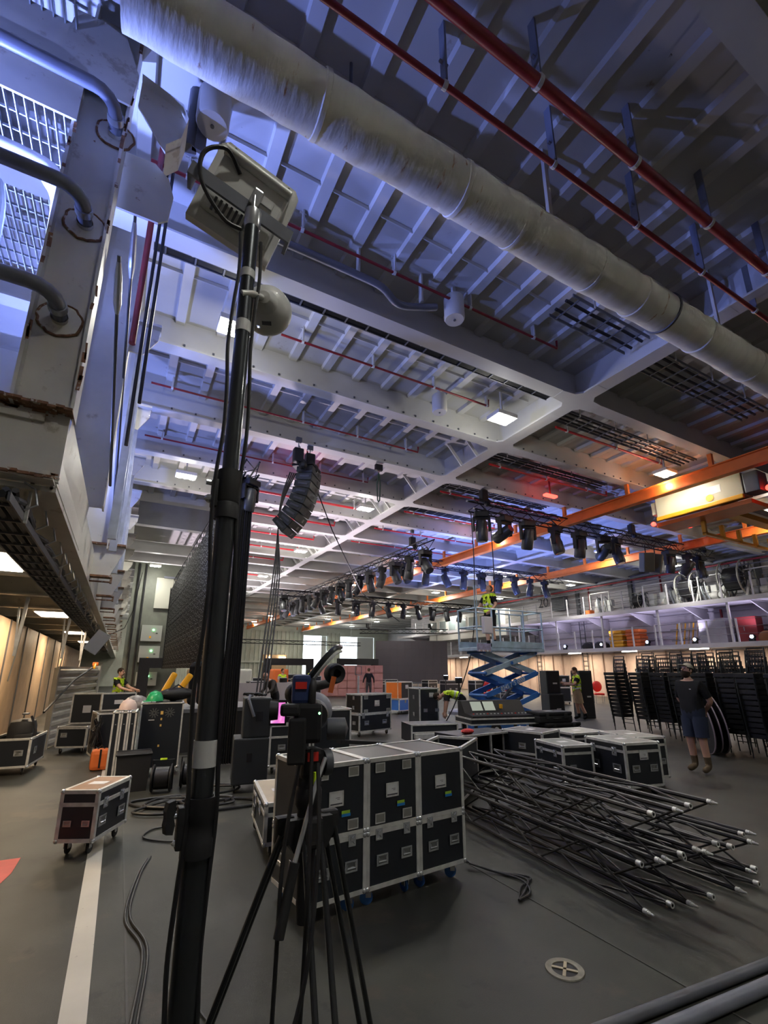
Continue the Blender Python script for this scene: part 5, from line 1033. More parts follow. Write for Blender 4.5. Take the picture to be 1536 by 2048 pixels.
# ---- big dark screen
t = thing('video_screen', 'big blank dark video screen standing on a low stage', 'screen', (18.9, 35.7, .71), rot=(0, 0, math.atan2(-2.9, 5.4)))
sp = MB(); sp.b2((.002, -.02, .002), (.608, .03, .68)); spm = sp.mesh('screen_panel', M['screen'])
for i in range(10):
    for k in range(5): ob('screen_panel', spm, t, (i * .612, 0, k * .684))
MB().b2((0, .03, 0), (6.12, .25, 3.4)).obj('rear_frame', M['black'], t)
t = thing('screen_stage', 'low dark stage crowded with cases under the big screen', 'stage', (18.4, 36.0, 0), rot=(0, 0, math.atan2(-2.9, 5.4))); MB().b2((0, -.6, .6), (7.2, 1.2, .7)).obj('deck', M['dgrey'], t)
for i in range(8): MB().b2((.1 + i, -.55, 0), (.16 + i, -.49, .6)).obj('leg', M['galv'], t)
# ================================================================== LEFT MIDDLE GROUND
# corrugated metal panel under the gallery
A_, B_ = Vector((-1.25, 13.2, 0)), Vector((-.55, 16.4, 0)); ang = math.atan2(B_.y - A_.y, B_.x - A_.x); LN = (B_ - A_).length
t = thing('corrugated_panel', 'large corrugated metal hatch panel standing under the left gallery', 'panel', A_, math.degrees(ang))
pmet = mat('panel_metal', (.50, .48, .42), .42, .35, var=.15, vscale=3)
MB().b2((0, 0, .02), (LN, .03, 1.78)).obj('back_sheet', pmet, t)
rbm_ = MB().prism([(0, -.06), (.05, -.04), (.05, .04), (0, .06)], 0, LN - .12, 'x'); rbm_ = MB(); rbm_.add([(0, 0, -.07), (0, -.05, -.035), (0, -.05, .035), (0, 0, .07), (LN - .15, 0, -.07), (LN - .15, -.05, -.035), (LN - .15, -.05, .035), (LN - .15, 0, .07)], [(0, 1, 5, 4), (1, 2, 6, 5), (2, 3, 7, 6), (0, 3, 2, 1), (4, 5, 6, 7)]); rme = rbm_.mesh('corrugation', pmet)
for k in range(9): ob('corrugation', rme, t, (.03, 0, .14 + k * .19))
MB().b2((LN - .13, -.07, 0), (LN, .06, 1.82)).obj('edge_post', M['walll'], t); MB().b2((-.06, -.05, 0), (.02, .05, 1.75)).obj('edge_post', pmet, t)
tag(MB().tube([(-1.28, 12.3, .85), (-.95, 13.8, 1.45), (-.62, 15.6, 1.82)], .025, 6).obj('stay_rope', M['cable'], None, True), 'black rope slanting across the corrugated panel', 'rope')
t = thing('orange_ratchet', 'orange ratchet clamp at the top of the corrugated panel', 'clamp', (-.62, 15.7, 1.86)); MB().box((0, 0, 0), (.14, .34, .1), b=.02).obj('body', M['orange'], t); MB().tube([(0, -.2, 0), (0, -.55, -.1)], .03, 8).obj('lever', M['yellow'], t)
# backpack in the case at the left edge
t = flight_case('open flight case holding a black backpack at the left edge', (-1.42, 10.75, 0), .62, 1.0, .46, -6, True, opened='tray', feats=[('right', 'h', .3, .5), ('front', 'h', .75, .5)])
t = thing('backpack', 'black backpack sitting in the open case at the left edge', 'backpack', (-1.40, 10.85, .16)); MB().box((0, 0, .36), (.40, .46, .66), b=.13).obj('bag', M['rubber'], t, True); MB().box((.06, -.22, .30), (.28, .14, .34), b=.05).obj('front_pocket', M['rubber'], t, True); MB().tube(smooth_path([(.12, -.25, .15), (.24, -.32, .45), (.12, -.15, .74)], 5), .02, 6).obj('strap', M['black'], t, True); MB().box((.02, -.05, .78), (.1, .14, .03), b=.01).obj('grab_loop', M['dgrey'], t)
t = flight_case('flight case with raised lid in front of the corrugated panel', (-.55, 12.7, 0), .60, .95, .42, -22, True, lid=.92, feats=[('front', 'h', .25, .6), ('right', 'h', .25, .55), ('right', 'h', .75, .55), ('right', 'l', .4, .85)]); o = open_lid(t, .60, .62, .56, 96); o.location = (-.02, .1, .56); o.rotation_euler = (0, 0, R(10))
# tall black rack with fan grilles
t = flight_case('tall black equipment rack with two fan grilles and yellow stickers', (.73, 9.35, 0), .66, .6, 1.04, -4, True, feats=[], ax=.02)
for x in (-.12, .12):
    b = MB()
    for j in range(10): a = j * math.pi / 5; b.bar((x + .015 * math.cos(a), -.305, 1.0 + .015 * math.sin(a)), (x + .08 * math.cos(a), -.305, 1.0 + .08 * math.sin(a)), .006, .014)
    b.obj('fan_grille', mat('dull_grille', (.16, .16, .15), .4, .5), t)
for z, s_ in ((1.0, .055), (.90, .035), (.80, .035), (.48, .035)): MB().box((0, -.306, z), (s_ * .75, .003, s_)).obj('warning_sticker', mat('amber_sticker', (.7, .45, .12), .5), t)
MB().box((-.15, -.306, .89), (.09, .003, .016)).obj('name_strip', M['tape'], t)
def helmet(label, loc, col, rz=0):
    t = thing('safety_helmet', label, 'helmet', loc, rz); b = MB(); b.lathe([(.135, 0), (.13, .04), (.115, .09), (.08, .135), (.03, .155), (0, .158)], n=20); b.obj('shell', col, t, True); MB().prism([(.1, -.08), (.17, -.05), (.18, 0), (.17, .05), (.1, .08)], -.005, .008, 'z').obj('peak', col, t); MB().tube([(-.1, 0, .12), (0, 0, .165), (.1, 0, .12)], .012, 6).obj('ridge', col, t, True); MB().tube([(0, -.12, 0), (.02, -.06, -.05), (.02, .06, -.05), (0, .12, 0)], .006, 5).obj('chin_strap', M['rubber'], t)
helmet('bright green safety helmet on top of the black rack', (.58, 9.15, 1.19), mat('green_helmet', (.02, .42, .14), .35), 200)
helmet('pale pink safety helmet on the slim upright cases', (.19, 8.95, 1.08), mat('pink_helmet', (.62, .48, .44), .4), 150)
t = thing('duffel_bag', 'black duffel bag lying on top of the black rack', 'bag', (.95, 9.45, 1.175), 10); MB().ball((0, 0, .11), .16, 14, 8, (1.9, 1.0, .7)).obj('bag', M['rubber'], t, True); MB().tube([(-.1, -.05, .2), (0, -.03, .27), (.1, -.05, .2)], .012, 6).obj('handle', M['black'], t, True)
for i, (x, a) in enumerate(((.72, 25), (.95, 32))):
    t = thing('yellow_seat_shell', 'yellow plastic sleeve leaning behind the black rack, %s one' % ('left', 'right')[i], 'sleeve', (x, 9.55, 1.27), rot=(0, R(a), 0)); MB().box((0, 0, .22), (.11, .1, .40), b=.04).obj('shell', M['yellow'], t); MB().box((0, -.02, -.04), (.12, .1, .2), b=.03).obj('dark_base', M['rubber'], t)
# three slim upright cases
for i in range(3):
    t = flight_case('slim upright black case with pale edges, %s of three beside the rack' % ('left', 'middle', 'right')[i], (.06 + .115 * i, 9.05, 0), .105, .5, 1.06, -4, False, feats=[('front', 'h', .5, .82)], ax=.022, group='slim upright cases', trim='alu')
# black canvas bin, orange bag, cable drums
t = thing('canvas_bin', 'black canvas bin in front of the slim upright cases', 'bin', (.34, 8.35, 0)); MB().prism([(-.2, 0), (.2, 0), (.23, .5), (-.23, .5)], -.2, .2, 'y').obj('bin', M['curtain'], t); b = MB(); b.tube([(-.23, -.2, .5), (.23, -.2, .5), (.23, .2, .5), (-.23, .2, .5), (-.23, -.2, .5)], .015, 6); b.obj('rim', M['rubber'], t)
t = thing('orange_bag', 'orange zip bag on the deck left of the slim cases', 'bag', (-.12, 10.2, 0)); MB().box((0, 0, .17), (.3, .3, .34), b=.07).obj('bag', M['orangebag'], t); MB().box((0, -.152, .2), (.03, .01, .3)).obj('strap', M['black'], t); MB().tube([(-.06, 0, .33), (0, 0, .40), (.06, 0, .33)], .01, 6).obj('handle', M['black'], t)
for i, (x, y) in enumerate(((.72, 7.95), (1.12, 8.05))):
    t = thing('cable_drum', 'black cable drum standing on the deck, %s one in front of the rack' % ('left', 'right')[i], 'cable drum', (x, y, .19), -12)
    for s_ in (-1, 1): MB().lathe([(0, -.012), (.18, -.012), (.185, 0), (.18, .012), (0, .012)], (s_ * .12, 0, 0), 'x', 22).obj('drum_side', M['rubber'], t, True)
    MB().lathe([(.12, -.11), (.15, -.09), (.15, .09), (.12, .11)], (0, 0, 0), 'x', 20).obj('wound_cable', M['cable'], t, True); b = MB(); b.tube([(-.14, 0, -.16), (-.14, 0, .24), (.14, 0, .24), (.14, 0, -.16)], .012, 6); b.obj('stand_frame', M['black'], t); MB().box((0, -.02, .255), (.09, .03, .02)).obj('bright_tag', M['hivis'] if i == 0 else M['red'], t); MB().box((-.135, -.09, .02), (.004, .05, .02)).obj('white_label', M['card'], t)
# open rack with cabling and raised lid left of the black rack
t = flight_case('open-fronted rack full of cables left of the black rack', (.02, 11.1, 0), .7, .6, .78, 10, True, feats=[], opened='tray'); o = open_lid(t, .6, .32, .92, 95); o.location = (.05, .1, .92)
for i in range(9): pts = [(random.uniform(-.33, -.2), -.3, random.uniform(.25, .85)) for j in range(4)]; MB().tube(smooth_path([(p[0] - .1 * (j % 2), p[1] - .05 * j, p[2]) for j, p in enumerate(pts)], 4), .014, 5).obj('patch_cable', M['cable'], t, True)
t = thing('plastic_sack', 'clear crumpled plastic sack on the open rack', 'sack', (.36, 10.9, .92)); MB().ball((0, 0, .14), .17, 12, 8, (1.3, 1, .9)).obj('sack', mat('cloudy_plastic', (.45, .43, .40), .3, var=.4, vscale=14, bump=.9, bscale=18), t, True)
# stage deck behind the rack
t = thing('stage_deck', 'black stage platform on legs behind the equipment rack', 'stage', (1.0, 11.3, 0)); MB().b2((0, 0, .80), (2.0, 2.0, .88)).obj('deck', M['dgrey'], t)
for x in (.05, 1.9):
    for y in (.05, 1.9): MB().tube([(x, y, 0), (x, y, .8)], .03, 8).obj('leg', M['black'], t)
MB().b2((0, .02, .0), (2.0, .04, .8)).obj('skirt', M['curtain'], t)
# stacked black subwoofers and the crank handle
t = thing('subwoofer', 'black loudspeaker cabinet at the bottom of the pair behind the tripod', 'loudspeaker', (1.86, 7.55, 0), -10)
spk = mat('speaker_black', (.022, .026, .030), .5); MB().box((0, 0, .42), (.50, .55, .62), b=.02).obj('cabinet', spk, t); MB().box((-.02, -.278, .47), (.07, .01, .12)).obj('socket_panel', M['black'], t)
for x in (-.2, .2):
    for y in (-.2, .2): c = ob('caster', CST, t, (x, y, 0)); ob('wheel', WHK, c, (0, .02, .05))
t = thing('top_loudspeaker', 'black loudspeaker with bent grey handle on top of the subwoofer', 'loudspeaker', (1.90, 7.55, .73), -10); MB().box((.02, 0, .28), (.40, .5, .56), b=.02).obj('cabinet', spk, t); MB().tube([(-.1, -.2, .60), (-.12, -.27, .54), (-.03, -.27, .30)], .022, 8).obj('handle', M['pipeg'], t, True); MB().box((.05, -.256, .3), (.1, .01, .14)).obj('recess', M['black'], t)
for i in range(4): tag(MB().tube(smooth_path([(1.75 + .05 * j + random.uniform(-.05, .05), 7.5 + random.uniform(-.12, .12), 1.32 + random.uniform(0, .04)) for j in range(7)], 4), .014, 6).obj('coiled_lead', M['cable'], None, True), 'black lead coiled on top of the loudspeaker', 'cable', 'leads on the loudspeaker')
# cases behind the video camera
flight_case('black flight case standing behind the video camera', (2.75, 8.6, 0), .72, .7, .66, -6, True, lid=.7, feats=[('front', 'h', .3, .45)])
flight_case('black case on top of the one behind the video camera', (2.72, 8.6, .787), .70, .66, .34, -6, False, feats=[('front', 'h', .5, .5)])
flight_case('dark flight case right behind the camera lens', (3.95, 9.6, 0), .8, .7, .80, -6, True, feats=[('front', 'h', .8, .5)])
tag(MB().bar((3.9, 8.9, .35), (6.1, 9.6, .04), .14, .07).obj('steel_ramp', M['rubber']), 'black steel bar lying slanted on the deck beside the stacked pair of cases', 'bar')
t = thing('grey_backdrop_panel', 'pale grey flat panel standing behind the loudspeakers', 'panel', (3.9, 17.4, 0)); MB().b2((-1.6, 0, .1), (1.9, .08, 1.25)).obj('sheet', mat('pale_mauve_panel', (.40, .37, .38), .6), t); MB().b2((-1.6, -.3, 0), (1.9, .3, .1)).obj('foot', M['dgrey'], t)
# ================================================================== CENTRE MIDDLE GROUND
flight_case('wheeled black case carrying another case, left of the tall case', (6.1, 12.0, 0), 1.15, .7, .44, 14, True, feats=[('front', 'h', .22, .5), ('front', 'h', .78, .5), ('left', 'h', .3, .5), ('left', 'h', .7, .5), ('front', 'l', .12, .9), ('front', 'l', .88, .9)])
flight_case('black case with square paper label on top of the wheeled case', (6.15, 12.0, .568), 1.10, .66, .50, 14, False, feats=[('front', 'L', .5, .52), ('front', 'd', .14, .85), ('front', 'd', .88, .85), ('front', 'd', .14, .12), ('front', 'd', .88, .12), ('left', 'l', .5, .8), ('left', 'l', .5, .3)])
flight_case('tall black flight case with white paper note beside the bending man', (8.05, 12.15, 0), .62, .8, 1.06, -8, True, feats=[('front', 'h', .3, .42), ('front', 'h', .9, .42), ('left', 'l', .5, .3), ('left', 'l', .5, .75), ('front', 'L', .62, .82)], wheelmat='k')
t = flight_case('blue wheeled flight case under the orange-ended case', (10.15, 17.0, 0), .95, .7, .45, 18, True, bodymat=M['blue2'], feats=[('front', 'l', .4, .8)])
t = flight_case('black case with orange end standing on the blue case', (10.1, 17.0, .578), .9, .66, .66, 18, False, feats=[('front', 'L', .6, .7)]); MB().b2((-.458, -.30, .03), (-.452, .30, .63)).obj('orange_end', M['orange'], t); MB().b2((-.45, -.34, .03), (-.25, -.332, .63)).obj('orange_front', M['orange'], t)
t = thing('drawer_rack', 'small rack of pale drawers beside the orange-ended case', 'rack', (11.0, 17.4, 0), 18); MB().b2((-.3, -.3, 0), (.3, .3, 1.0)).obj('frame', M['dgrey'], t)
for k in range(5): MB().b2((-.28, -.32, .05 + k * .19), (.28, -.29, .2 + k * .19)).obj('drawer', M['tape'], t)
# mixing console in its open case
t = thing('mixing_console', 'mixing console with lit screens in an open flight case', 'mixing console', (8.0, 8.95, 0), -14)
MB().b2((-.85, -.45, .50), (.85, .45, .62)).obj('case_base', M['lam'], t); b = MB()
for z in (.50, .62):
    b.box((0, -.45, z), (1.72, .03, .03)); b.box((0, .45, z), (1.72, .03, .03)); b.box((-.85, 0, z), (.03, .9, .03)); b.box((.85, 0, z), (.03, .9, .03))
b.obj('edge_trim', M['alu'], t); o = MB().prism([(-.42, .62), (.40, .62), (.40, .98), (.22, .98), (.02, .72), (-.42, .68)], -.80, .80, 'x').obj('desk_body', M['black'], t)
scr = mat('pale_lcd', (.28, .31, .27), .2, emit=((.5, .55, .45), .25))
for x in (-.45, -.12): oo = MB().box((0, 0, 0), (.28, .006, .24)).obj('touch_screen', scr, t); oo.location = (x, .105, .86); oo.rotation_euler = (R(-37), 0, 0)
MB().b2((.15, .0, .80), (.19, .1, .90)).obj('yellow_marker', M['yellow'], t)
for k in range(16): MB().box((-.7 + k * .09, -.25, .715), (.02, .04, .02)).obj('fader_cap', M['tape'] if k % 4 else M['red'], t)
for x in (-.7, .7):
    for y in (-.35, .35): MB().b2((x - .03, y - .03, 0), (x + .03, y + .03, .5)).obj('support_leg', M['dgrey'], t)
t = thing('open_drawer_case', 'open black drawer case next to the mixing console', 'flight case', (6.5, 9.6, 0), -14); MB().b2((-.55, -.4, .12), (.55, .4, .50)).obj('body', M['lam'], t); b = MB()
for z in (.12, .50, .34): b.box((0, -.4, z), (1.1, .03, .03))
for x in (-.55, .55): b.box((x, -.4, .31), (.03, .03, .4))
b.obj('edge_trim', M['alu'], t); MB().b2((-.5, -.55, .22), (.5, -.4, .32)).obj('drawer', M['alu'], t)
# hard black equipment cases
def hard_case(label, loc, w_, d_, h_, rz):
    t = thing('hard_case', label, 'equipment case', loc, rz); MB().box((0, 0, h_ * .32), (w_, d_, h_ * .64), b=.03).obj('base_shell', M['black'], t); MB().box((0, 0, h_ * .82), (w_, d_, h_ * .36), b=.03).obj('lid_shell', M['black'], t)
    for x in (-.28, .28): MB().box((x * w_, -d_ / 2 - .012, h_ * .62), (.08, .03, .12), b=.008).obj('latch', M['rubber'], t)
    b = MB(); b.tube([(-.1, -d_ / 2, h_ * .4), (-.1, -d_ / 2 - .04, h_ * .4), (.1, -d_ / 2 - .04, h_ * .4), (.1, -d_ / 2, h_ * .4)], .013, 6); b.obj('handle', M['rubber'], t); MB().b2((-.12, -.06, h_ + .0), (.08, .06, h_ + .003)).obj('top_label', M['tape'], t)
flight_case('grey-lidded flight case carrying the black hard cases', (9.2, 8.3, 0), 1.12, .65, .14, -6, True, feats=[], group=None)
hard_case('lower of two black hard equipment cases behind the right-hand group', (9.25, 8.3, .27), 1.05, .6, .24, -6); hard_case('upper of two black hard equipment cases behind the right-hand group', (9.08, 8.32, .513), .92, .56, .24, -10)
flight_case('blue case beside the foot of the scissor lift', (9.75, 9.15, 0), .8, .4, .32, 5, False, bodymat=M['blue2'])
# speakers the man pushes
for i, (x, y, w2, h2, d2) in enumerate(((13.35, 12.0, .55, .9, .6), (13.35, 12.05, .50, .78, .5), (15.2, 12.2, .5, 1.68, .6))):
    t = thing('column_loudspeaker', ('lower black loudspeaker cabinet left of the man in beige shorts', 'upper black loudspeaker cabinet left of the man in beige shorts', 'tall black loudspeaker cabinet right of the man in beige shorts')[i], 'loudspeaker', (x, y, .9 if i == 1 else 0), -20); MB().box((0, 0, h2 / 2), (w2, d2, h2), b=.02).obj('cabinet', spk, t); MB().box((0, -d2 / 2 - .004, h2 / 2), (w2 * .85, .01, h2 * .9), b=.002).obj('grille', M['black'], t); MB().box((.05, -d2 / 2 - .011, h2 * .45), (.16, .004, .05)).obj('white_label', M['card'], t)
# cases and red chairs against the right wall
flight_case('flight case with raised lid beside the red chairs', (17.2, 18.2, 0), 1.2, .7, .55, -20, True, lid=.8, feats=[('front', 'h', .25, .5), ('front', 'h', .75, .5)])
flight_case('flight case standing on a trolley near the right wall', (20.0, 17.6, 0), 1.1, .7, .7, -20, True, feats=[('front', 'L', .3, .6)])
flight_case('black case on top of the trolley case near the right wall', (20.0, 17.6, .83), 1.1, .7, .6, -20, False, feats=[('front', 'L', .7, .6)])
def red_chair(label, loc, rz):
    t = thing('red_chair', label, 'chair', loc, rz, 'red padded chairs'); MB().box((0, 0, .47), (.48, .48, .1), b=.03).obj('seat', M['red'], t); MB().ball((0, .24, .85), .26, 12, 8, (.95, .25, 1.1)).obj('backrest', M['red'], t, True)
    for x in (-.2, .2):
        for y in (-.2, .2): MB().tube([(x, y, 0), (x, y, .43)], .014, 6).obj('leg', M['chrome'], t)
for i, (x, y) in enumerate(((17.6, 20.2), (18.4, 19.8), (21.2, 19.2), (22.0, 18.8), (22.3, 16.9))): red_chair('red padded chair against the right wall, %s from the left' % ORD[i], (x, y, 0), -40)
t = thing('turntable_hatch', 'low round grey deck fitting right of the bending man', 'deck fitting', (12.4, 15.6, 0)); MB().lathe([(0, .16), (.6, .16), (.7, .1), (.72, 0)], n=28).obj('drum', M['pipeg'], t, True); MB().lathe([(0, .2), (.25, .2), (.3, .16)], n=20).obj('cap', M['dgrey'], t, True)
# ================================================================== RIGHT GALLERIES
def hose_reel(label, y, z, s=1.0, cx=26.9):
    t = thing('cable_reel', label, 'reel', (cx, y, z), group='big reels on the upper gallery'); t.scale = (s, s, s)
    for k, yy in enumerate((-.3, .3)):
        b = MB(); b.tube([(.62 * math.cos(a), yy, .75 + .62 * math.sin(a)) for a in [R(q) for q in range(0, 361, 20)]], .026, 6); b.obj('rim', mat('beige_rim', (.36, .35, .30), .5), t, True)
        b = MB()
        for q in range(0, 180, 30): b.bar((.6 * math.cos(R(q)), yy, .75 + .6 * math.sin(R(q))), (-.6 * math.cos(R(q)), yy, .75 - .6 * math.sin(R(q))), .03, .03)
        b.obj('spokes', M['dgrey'], t)
    MB().lathe([(0, -.28), (.40, -.28), (.40, .28), (0, .28)], (0, 0, .75), 'y', 18).obj('wound_hose', M['cable'], t, True); b = MB(); b.bar((-.4, -.36, 0), (0, -.36, .75), .06, .06); b.bar((.4, -.36, 0), (0, -.36, .75), .06, .06); b.bar((-.4, .36, 0), (0, .36, .75), .06, .06); b.bar((.4, .36, 0), (0, .36, .75), .06, .06); b.obj('stand', M['beam'], t)
for i, (y, s) in enumerate(((16.9, .85), (13.9, 1.3), (11.6, 1.5))): hose_reel('big spoked reel on the upper right gallery, %s from the left' % ORD[i], y, 5.08, s)
def machine(label, y, z, w_, seed, cx=27.1):
    rn = random.Random(seed); t = thing('winch_machine', label, 'machine', (cx, y, z), group='machinery on the galleries')
    MB().box((0, 0, .1), (.9, w_, .2), b=.02).obj('bed', M['beam'], t)
    for k in range(3): yy = -w_ / 2 + w_ * (k + .5) / 3; MB().lathe([(0, -.16), (.17, -.16), (.2, -.1), (.2, .1), (.17, .16), (0, .16)], (rn.uniform(-.2, .1), yy, .42), rn.choice('xy'), 14).obj('motor', M['beam'] if k % 2 else M['white'], t, True); MB().box((.1, yy + .05, .8), (.35, .3, .4), b=.03).obj('gear_case', M['white'], t)
    for k in range(4): yy = rn.uniform(-w_ / 2, w_ / 2); MB().tube(smooth_path([(-.3, yy, .2), (-.35, yy + .1, .7), (-.2, yy + .2, 1.0 + rn.random() * .3), (.2, yy + .3, 1.1)], 4), .03, 6).obj('pipe', M['dgrey'] if k % 2 else M['galv'], t, True)
    b = MB()
    for yy in (-w_ / 2, w_ / 2): b.b2((-.44, yy - .03, .2), (-.38, yy + .03, 1.5))
    b.b2((-.44, -w_ / 2, 1.45), (-.38, w_ / 2, 1.5)); b.obj('frame', M['white'], t)
for i, (y, w_) in enumerate(((15.5, 1.9), (12.75, 1.2), (10.5, 1.4), (19.4, 1.4))): machine('pale winch machinery on the upper right gallery, %s from the right' % ('third', 'second', 'first', 'fourth')[i], y, 5.08, w_, i)
MB().box((0, 0, 0), (.01, .01, .01))
t = thing('orange_toolbox', 'orange box on the upper gallery beside the leftmost machinery', 'box', (26.6, 20.2, 5.12)); MB().box((0, 0, .2), (.4, .5, .35), b=.05).obj('body', M['orangebag'], t); MB().tube([(0, -.1, .38), (0, 0, .45), (0, .1, .38)], .015, 6).obj('handle', M['black'], t)
for i, (y, lab, m, dims) in enumerate(((18.7, 'tall yellow stack of folded gear on the lower right gallery', 'yellow', (.9, .9, 1.25)), (17.6, 'dull orange stack of folded gear beside the yellow one', 'orangebag', (.8, .9, 1.2)))):
    t = thing('folded_gear', lab, 'gear stack', (27.3, y, 2.9)); n = 6
    for k in range(n): MB().box((random.uniform(-.03, .03), random.uniform(-.04, .04), .1 + k * .2), (dims[0], dims[1], .19), b=.05).obj('fold', M[m], t)
for i, (y, lab) in enumerate(((20.9, 'black covered bundle on the lower gallery left of the yellow stack'), (20.0, 'second black bundle on the lower gallery'), (10.2, 'dark bundle at the right end of the lower gallery'))):
    t = thing('covered_bundle', lab, 'bundle', (27.2, y, 2.9)); MB().ball((0, 0, .3), .42, 12, 8, (.9, 1.3, .75)).obj('bundle', M['rubber'], t, True); MB().tube([(-.2, -.5, .3), (-.3, 0, .62), (-.2, .5, .3)], .012, 5).obj('lashing', M['dgrey'], t)
t = thing('stretcher_rack', 'rack of yellow ladders and poles on the lower gallery', 'rack', (27.4, 14.7, 2.9))
for k in range(6): MB().bar((-.2, -.5 + k * .22, 0), (.1, -.6 + k * .22, 1.35), .05, .05).obj('pole', M['yellow'] if k % 2 else M['wood'], t)
for z in (.4, 1.0): MB().bar((-.15, -.7, z), (-.15, .8, z), .04, .04).obj('rail', M['dgrey'], t)
t = thing('grey_crate', 'large grey wrapped crate on a blue pallet on the lower gallery', 'crate', (27.3, 13.1, 2.9)); MB().box((0, 0, .78), (1.0, 1.3, 1.25), b=.03).obj('crate', mat('grey_wrap', (.36, .35, .37), .4, var=.1), t)
for k in range(3): MB().box((0, -.5 + k * .5, .1), (1.05, .15, .12)).obj('pallet_block', M['blue2'], t)
t = thing('red_cabinet', 'dark red cabinet next to the grey crate on the lower gallery', 'cabinet', (27.5, 11.7, 2.9)); MB().box((0, 0, .7), (.7, .9, 1.4), b=.02).obj('body', mat('dark_red_paint', (.28, .03, .03), .5), t); MB().box((-.36, .1, .8), (.02, .03, .2)).obj('handle', M['chrome'], t)
t = thing('brown_sack', 'brown sack of gear right of the red cabinet on the lower gallery', 'sack', (27.2, 10.9, 2.9)); MB().ball((0, 0, .32), .35, 12, 8, (.9, 1.1, 1)).obj('sack', mat('brown_canvas', (.32, .14, .05), .8), t, True); MB().ball((0, 0, .66), .1).obj('neck', M['rubber'], t)
for i, y in enumerate((24.6, 22.2, 19.4, 16.4, 13.8, 11.2)):
    t = thing('gallery_uplight', 'small bright blue-white uplight on the lower right gallery, %s from the left' % ORD[i], 'stage light', (26.35, y, 3.0), group='uplights on the lower gallery'); MB().box((0, 0, .08), (.18, .24, .16), b=.02).obj('base', M['black'], t); MB().lathe([(0, 0), (.10, 0), (.12, .02), (.12, .18), (0, .18)], (-.02, 0, .26), 'x', 14).obj('housing', M['black'], t, True); MB().lathe([(0, -.005), (.075, -.005), (.08, 0)], (-.02, 0, .26), 'x', 12).obj('lens', M['blueled'], t)
    spot('uplight_beam', (.0, 0, .55), (1.2, .3, 4.0), 80, (.74, .68, 1.0), 120, .8, .08, parent=t)
# control cabin with slanted windows on the right wall
t = thing('control_cabin', 'white control cabin with a row of rounded windows on the right wall', 'cabin', (26.0, 27.4, 4.35)); wht = mat('cabin_white', (.62, .60, .55), .4)
MB().b2((0, 0, 0), (2.4, 10.5, 2.1)).obj('shell', wht, t)
for k in range(7):
    y0 = .4 + k * 1.45; o = MB().b2((-.04, y0, .75), (0, y0 + 1.2, 1.85), bev=.015).obj('window_frame', M['white'], t); MB().box((-.045, y0 + .6, 1.3), (.02, 1.0, .9), b=.008).obj('pane', M['glassy'], o)
t = thing('louvre_unit', 'grey louvred ventilation unit beside the painted number', 'ventilator', (28.0, 23.9, 6.0)); MB().b2((0, -.6, 0), (.45, .6, 1.0)).obj('casing', M['pipeg'], t)
for k in range(8): MB().box((-.01, 0, .1 + k * .115), (.03, 1.05, .05), rot=(0, R(30), 0)).obj('louvre', M['dgrey'], t)
# red risers and pipes along the right wall
for i, (y, z0, z1) in enumerate(((16.2, 5.1, 7.8), (21.3, 5.1, 7.6), (13.2, 3.0, 4.9))): tag(MB().tube([(28.2, y, z0), (28.2, y, z1)], .06, 8).obj('red_riser', M['redpipe'], None, True), 'vertical red pipe on the right wall, %s' % ('behind the reels', 'left of the wall frame', 'under the upper gallery'), 'pipe') if i < 0 else tag(MB().tube([(28.2, y, z0), (28.2, y, z1)], .06, 8).obj('red_riser', M['redpipe'], None, True), 'vertical red pipe on the right wall, ' + ('behind the reels', 'left of the dark wall frame', 'under the upper gallery')[i], 'pipe')
for i, (z, r_, x) in enumerate(((7.25, .10, 27.0), (7.0, .05, 26.6), (6.85, .035, 26.9))): tag(MB().tube([(x, 6, z), (x, 40, z)], r_, 10).obj('wall_pipe', M['pipeg'] if i != 1 else M['redpipe'], None, True), ('thick grey pipe along the top of the right wall', 'red pipe along the top of the right wall', 'thin grey pipe along the top of the right wall')[i], 'pipe')
# ================================================================== FAR LEFT BULKHEAD PILLAR AND FAR CLUTTER
wp = structure('wall_pillar'); MB().b2((.05, 28.5, 0), (2.7, 29.2, 8.0)).obj('pillar_plating', mat('olive_grey_plating', (.13, .14, .11), .55, var=.15), wp)
for i, (z, h_) in enumerate(((3.2, .85), (2.1, .85), (.9, .7))):
    t = thing('switch_cabinet', 'grey switch cabinet with a green lamp on the dark pillar, %s' % ('uppermost', 'middle', 'lowest')[i], 'cabinet', (1.25, 28.48, z), group='switch cabinets'); MB().b2((-.5, -.3, 0), (.5, 0, h_)).obj('case', mat('cabinet_grey', (.36, .37, .33), .5), t); MB().ball((.08, -.32, h_ * .7), .05).obj('green_lamp', M['greenled'], t); MB().box((.25, -.31, h_ * .5), (.1, .03, .04)).obj('handle', M['black'], t); MB().box((-.05, -.31, h_ * .25), (.1, .01, .12)).obj('sticker', M['yellow'], t)
for i, x in enumerate((.3, .62)): tag(MB().tube([(x, 28.4, 0), (x, 28.4, 7.4)], .05, 6).obj('riser_conduit', M['cable'], None, True), 'black riser conduit on the dark pillar, %s one' % ('left', 'right')[i], 'conduit')
t = thing('pale_hatch', 'pale rectangular hatch high on the dark pillar', 'hatch', (1.75, 28.46, 5.0)); MB().b2((-.55, -.1, 0), (.55, 0, 1.7)).obj('door', mat('pale_hatch', (.36, .36, .30), .5), t); MB().tube([(.75, -.1, -1.4), (.75, -.1, 1.4), (.5, -.1, 1.75), (-.2, -.1, 1.75)], .07, 8).obj('rim_pipe', M['pipeg'], t, True)
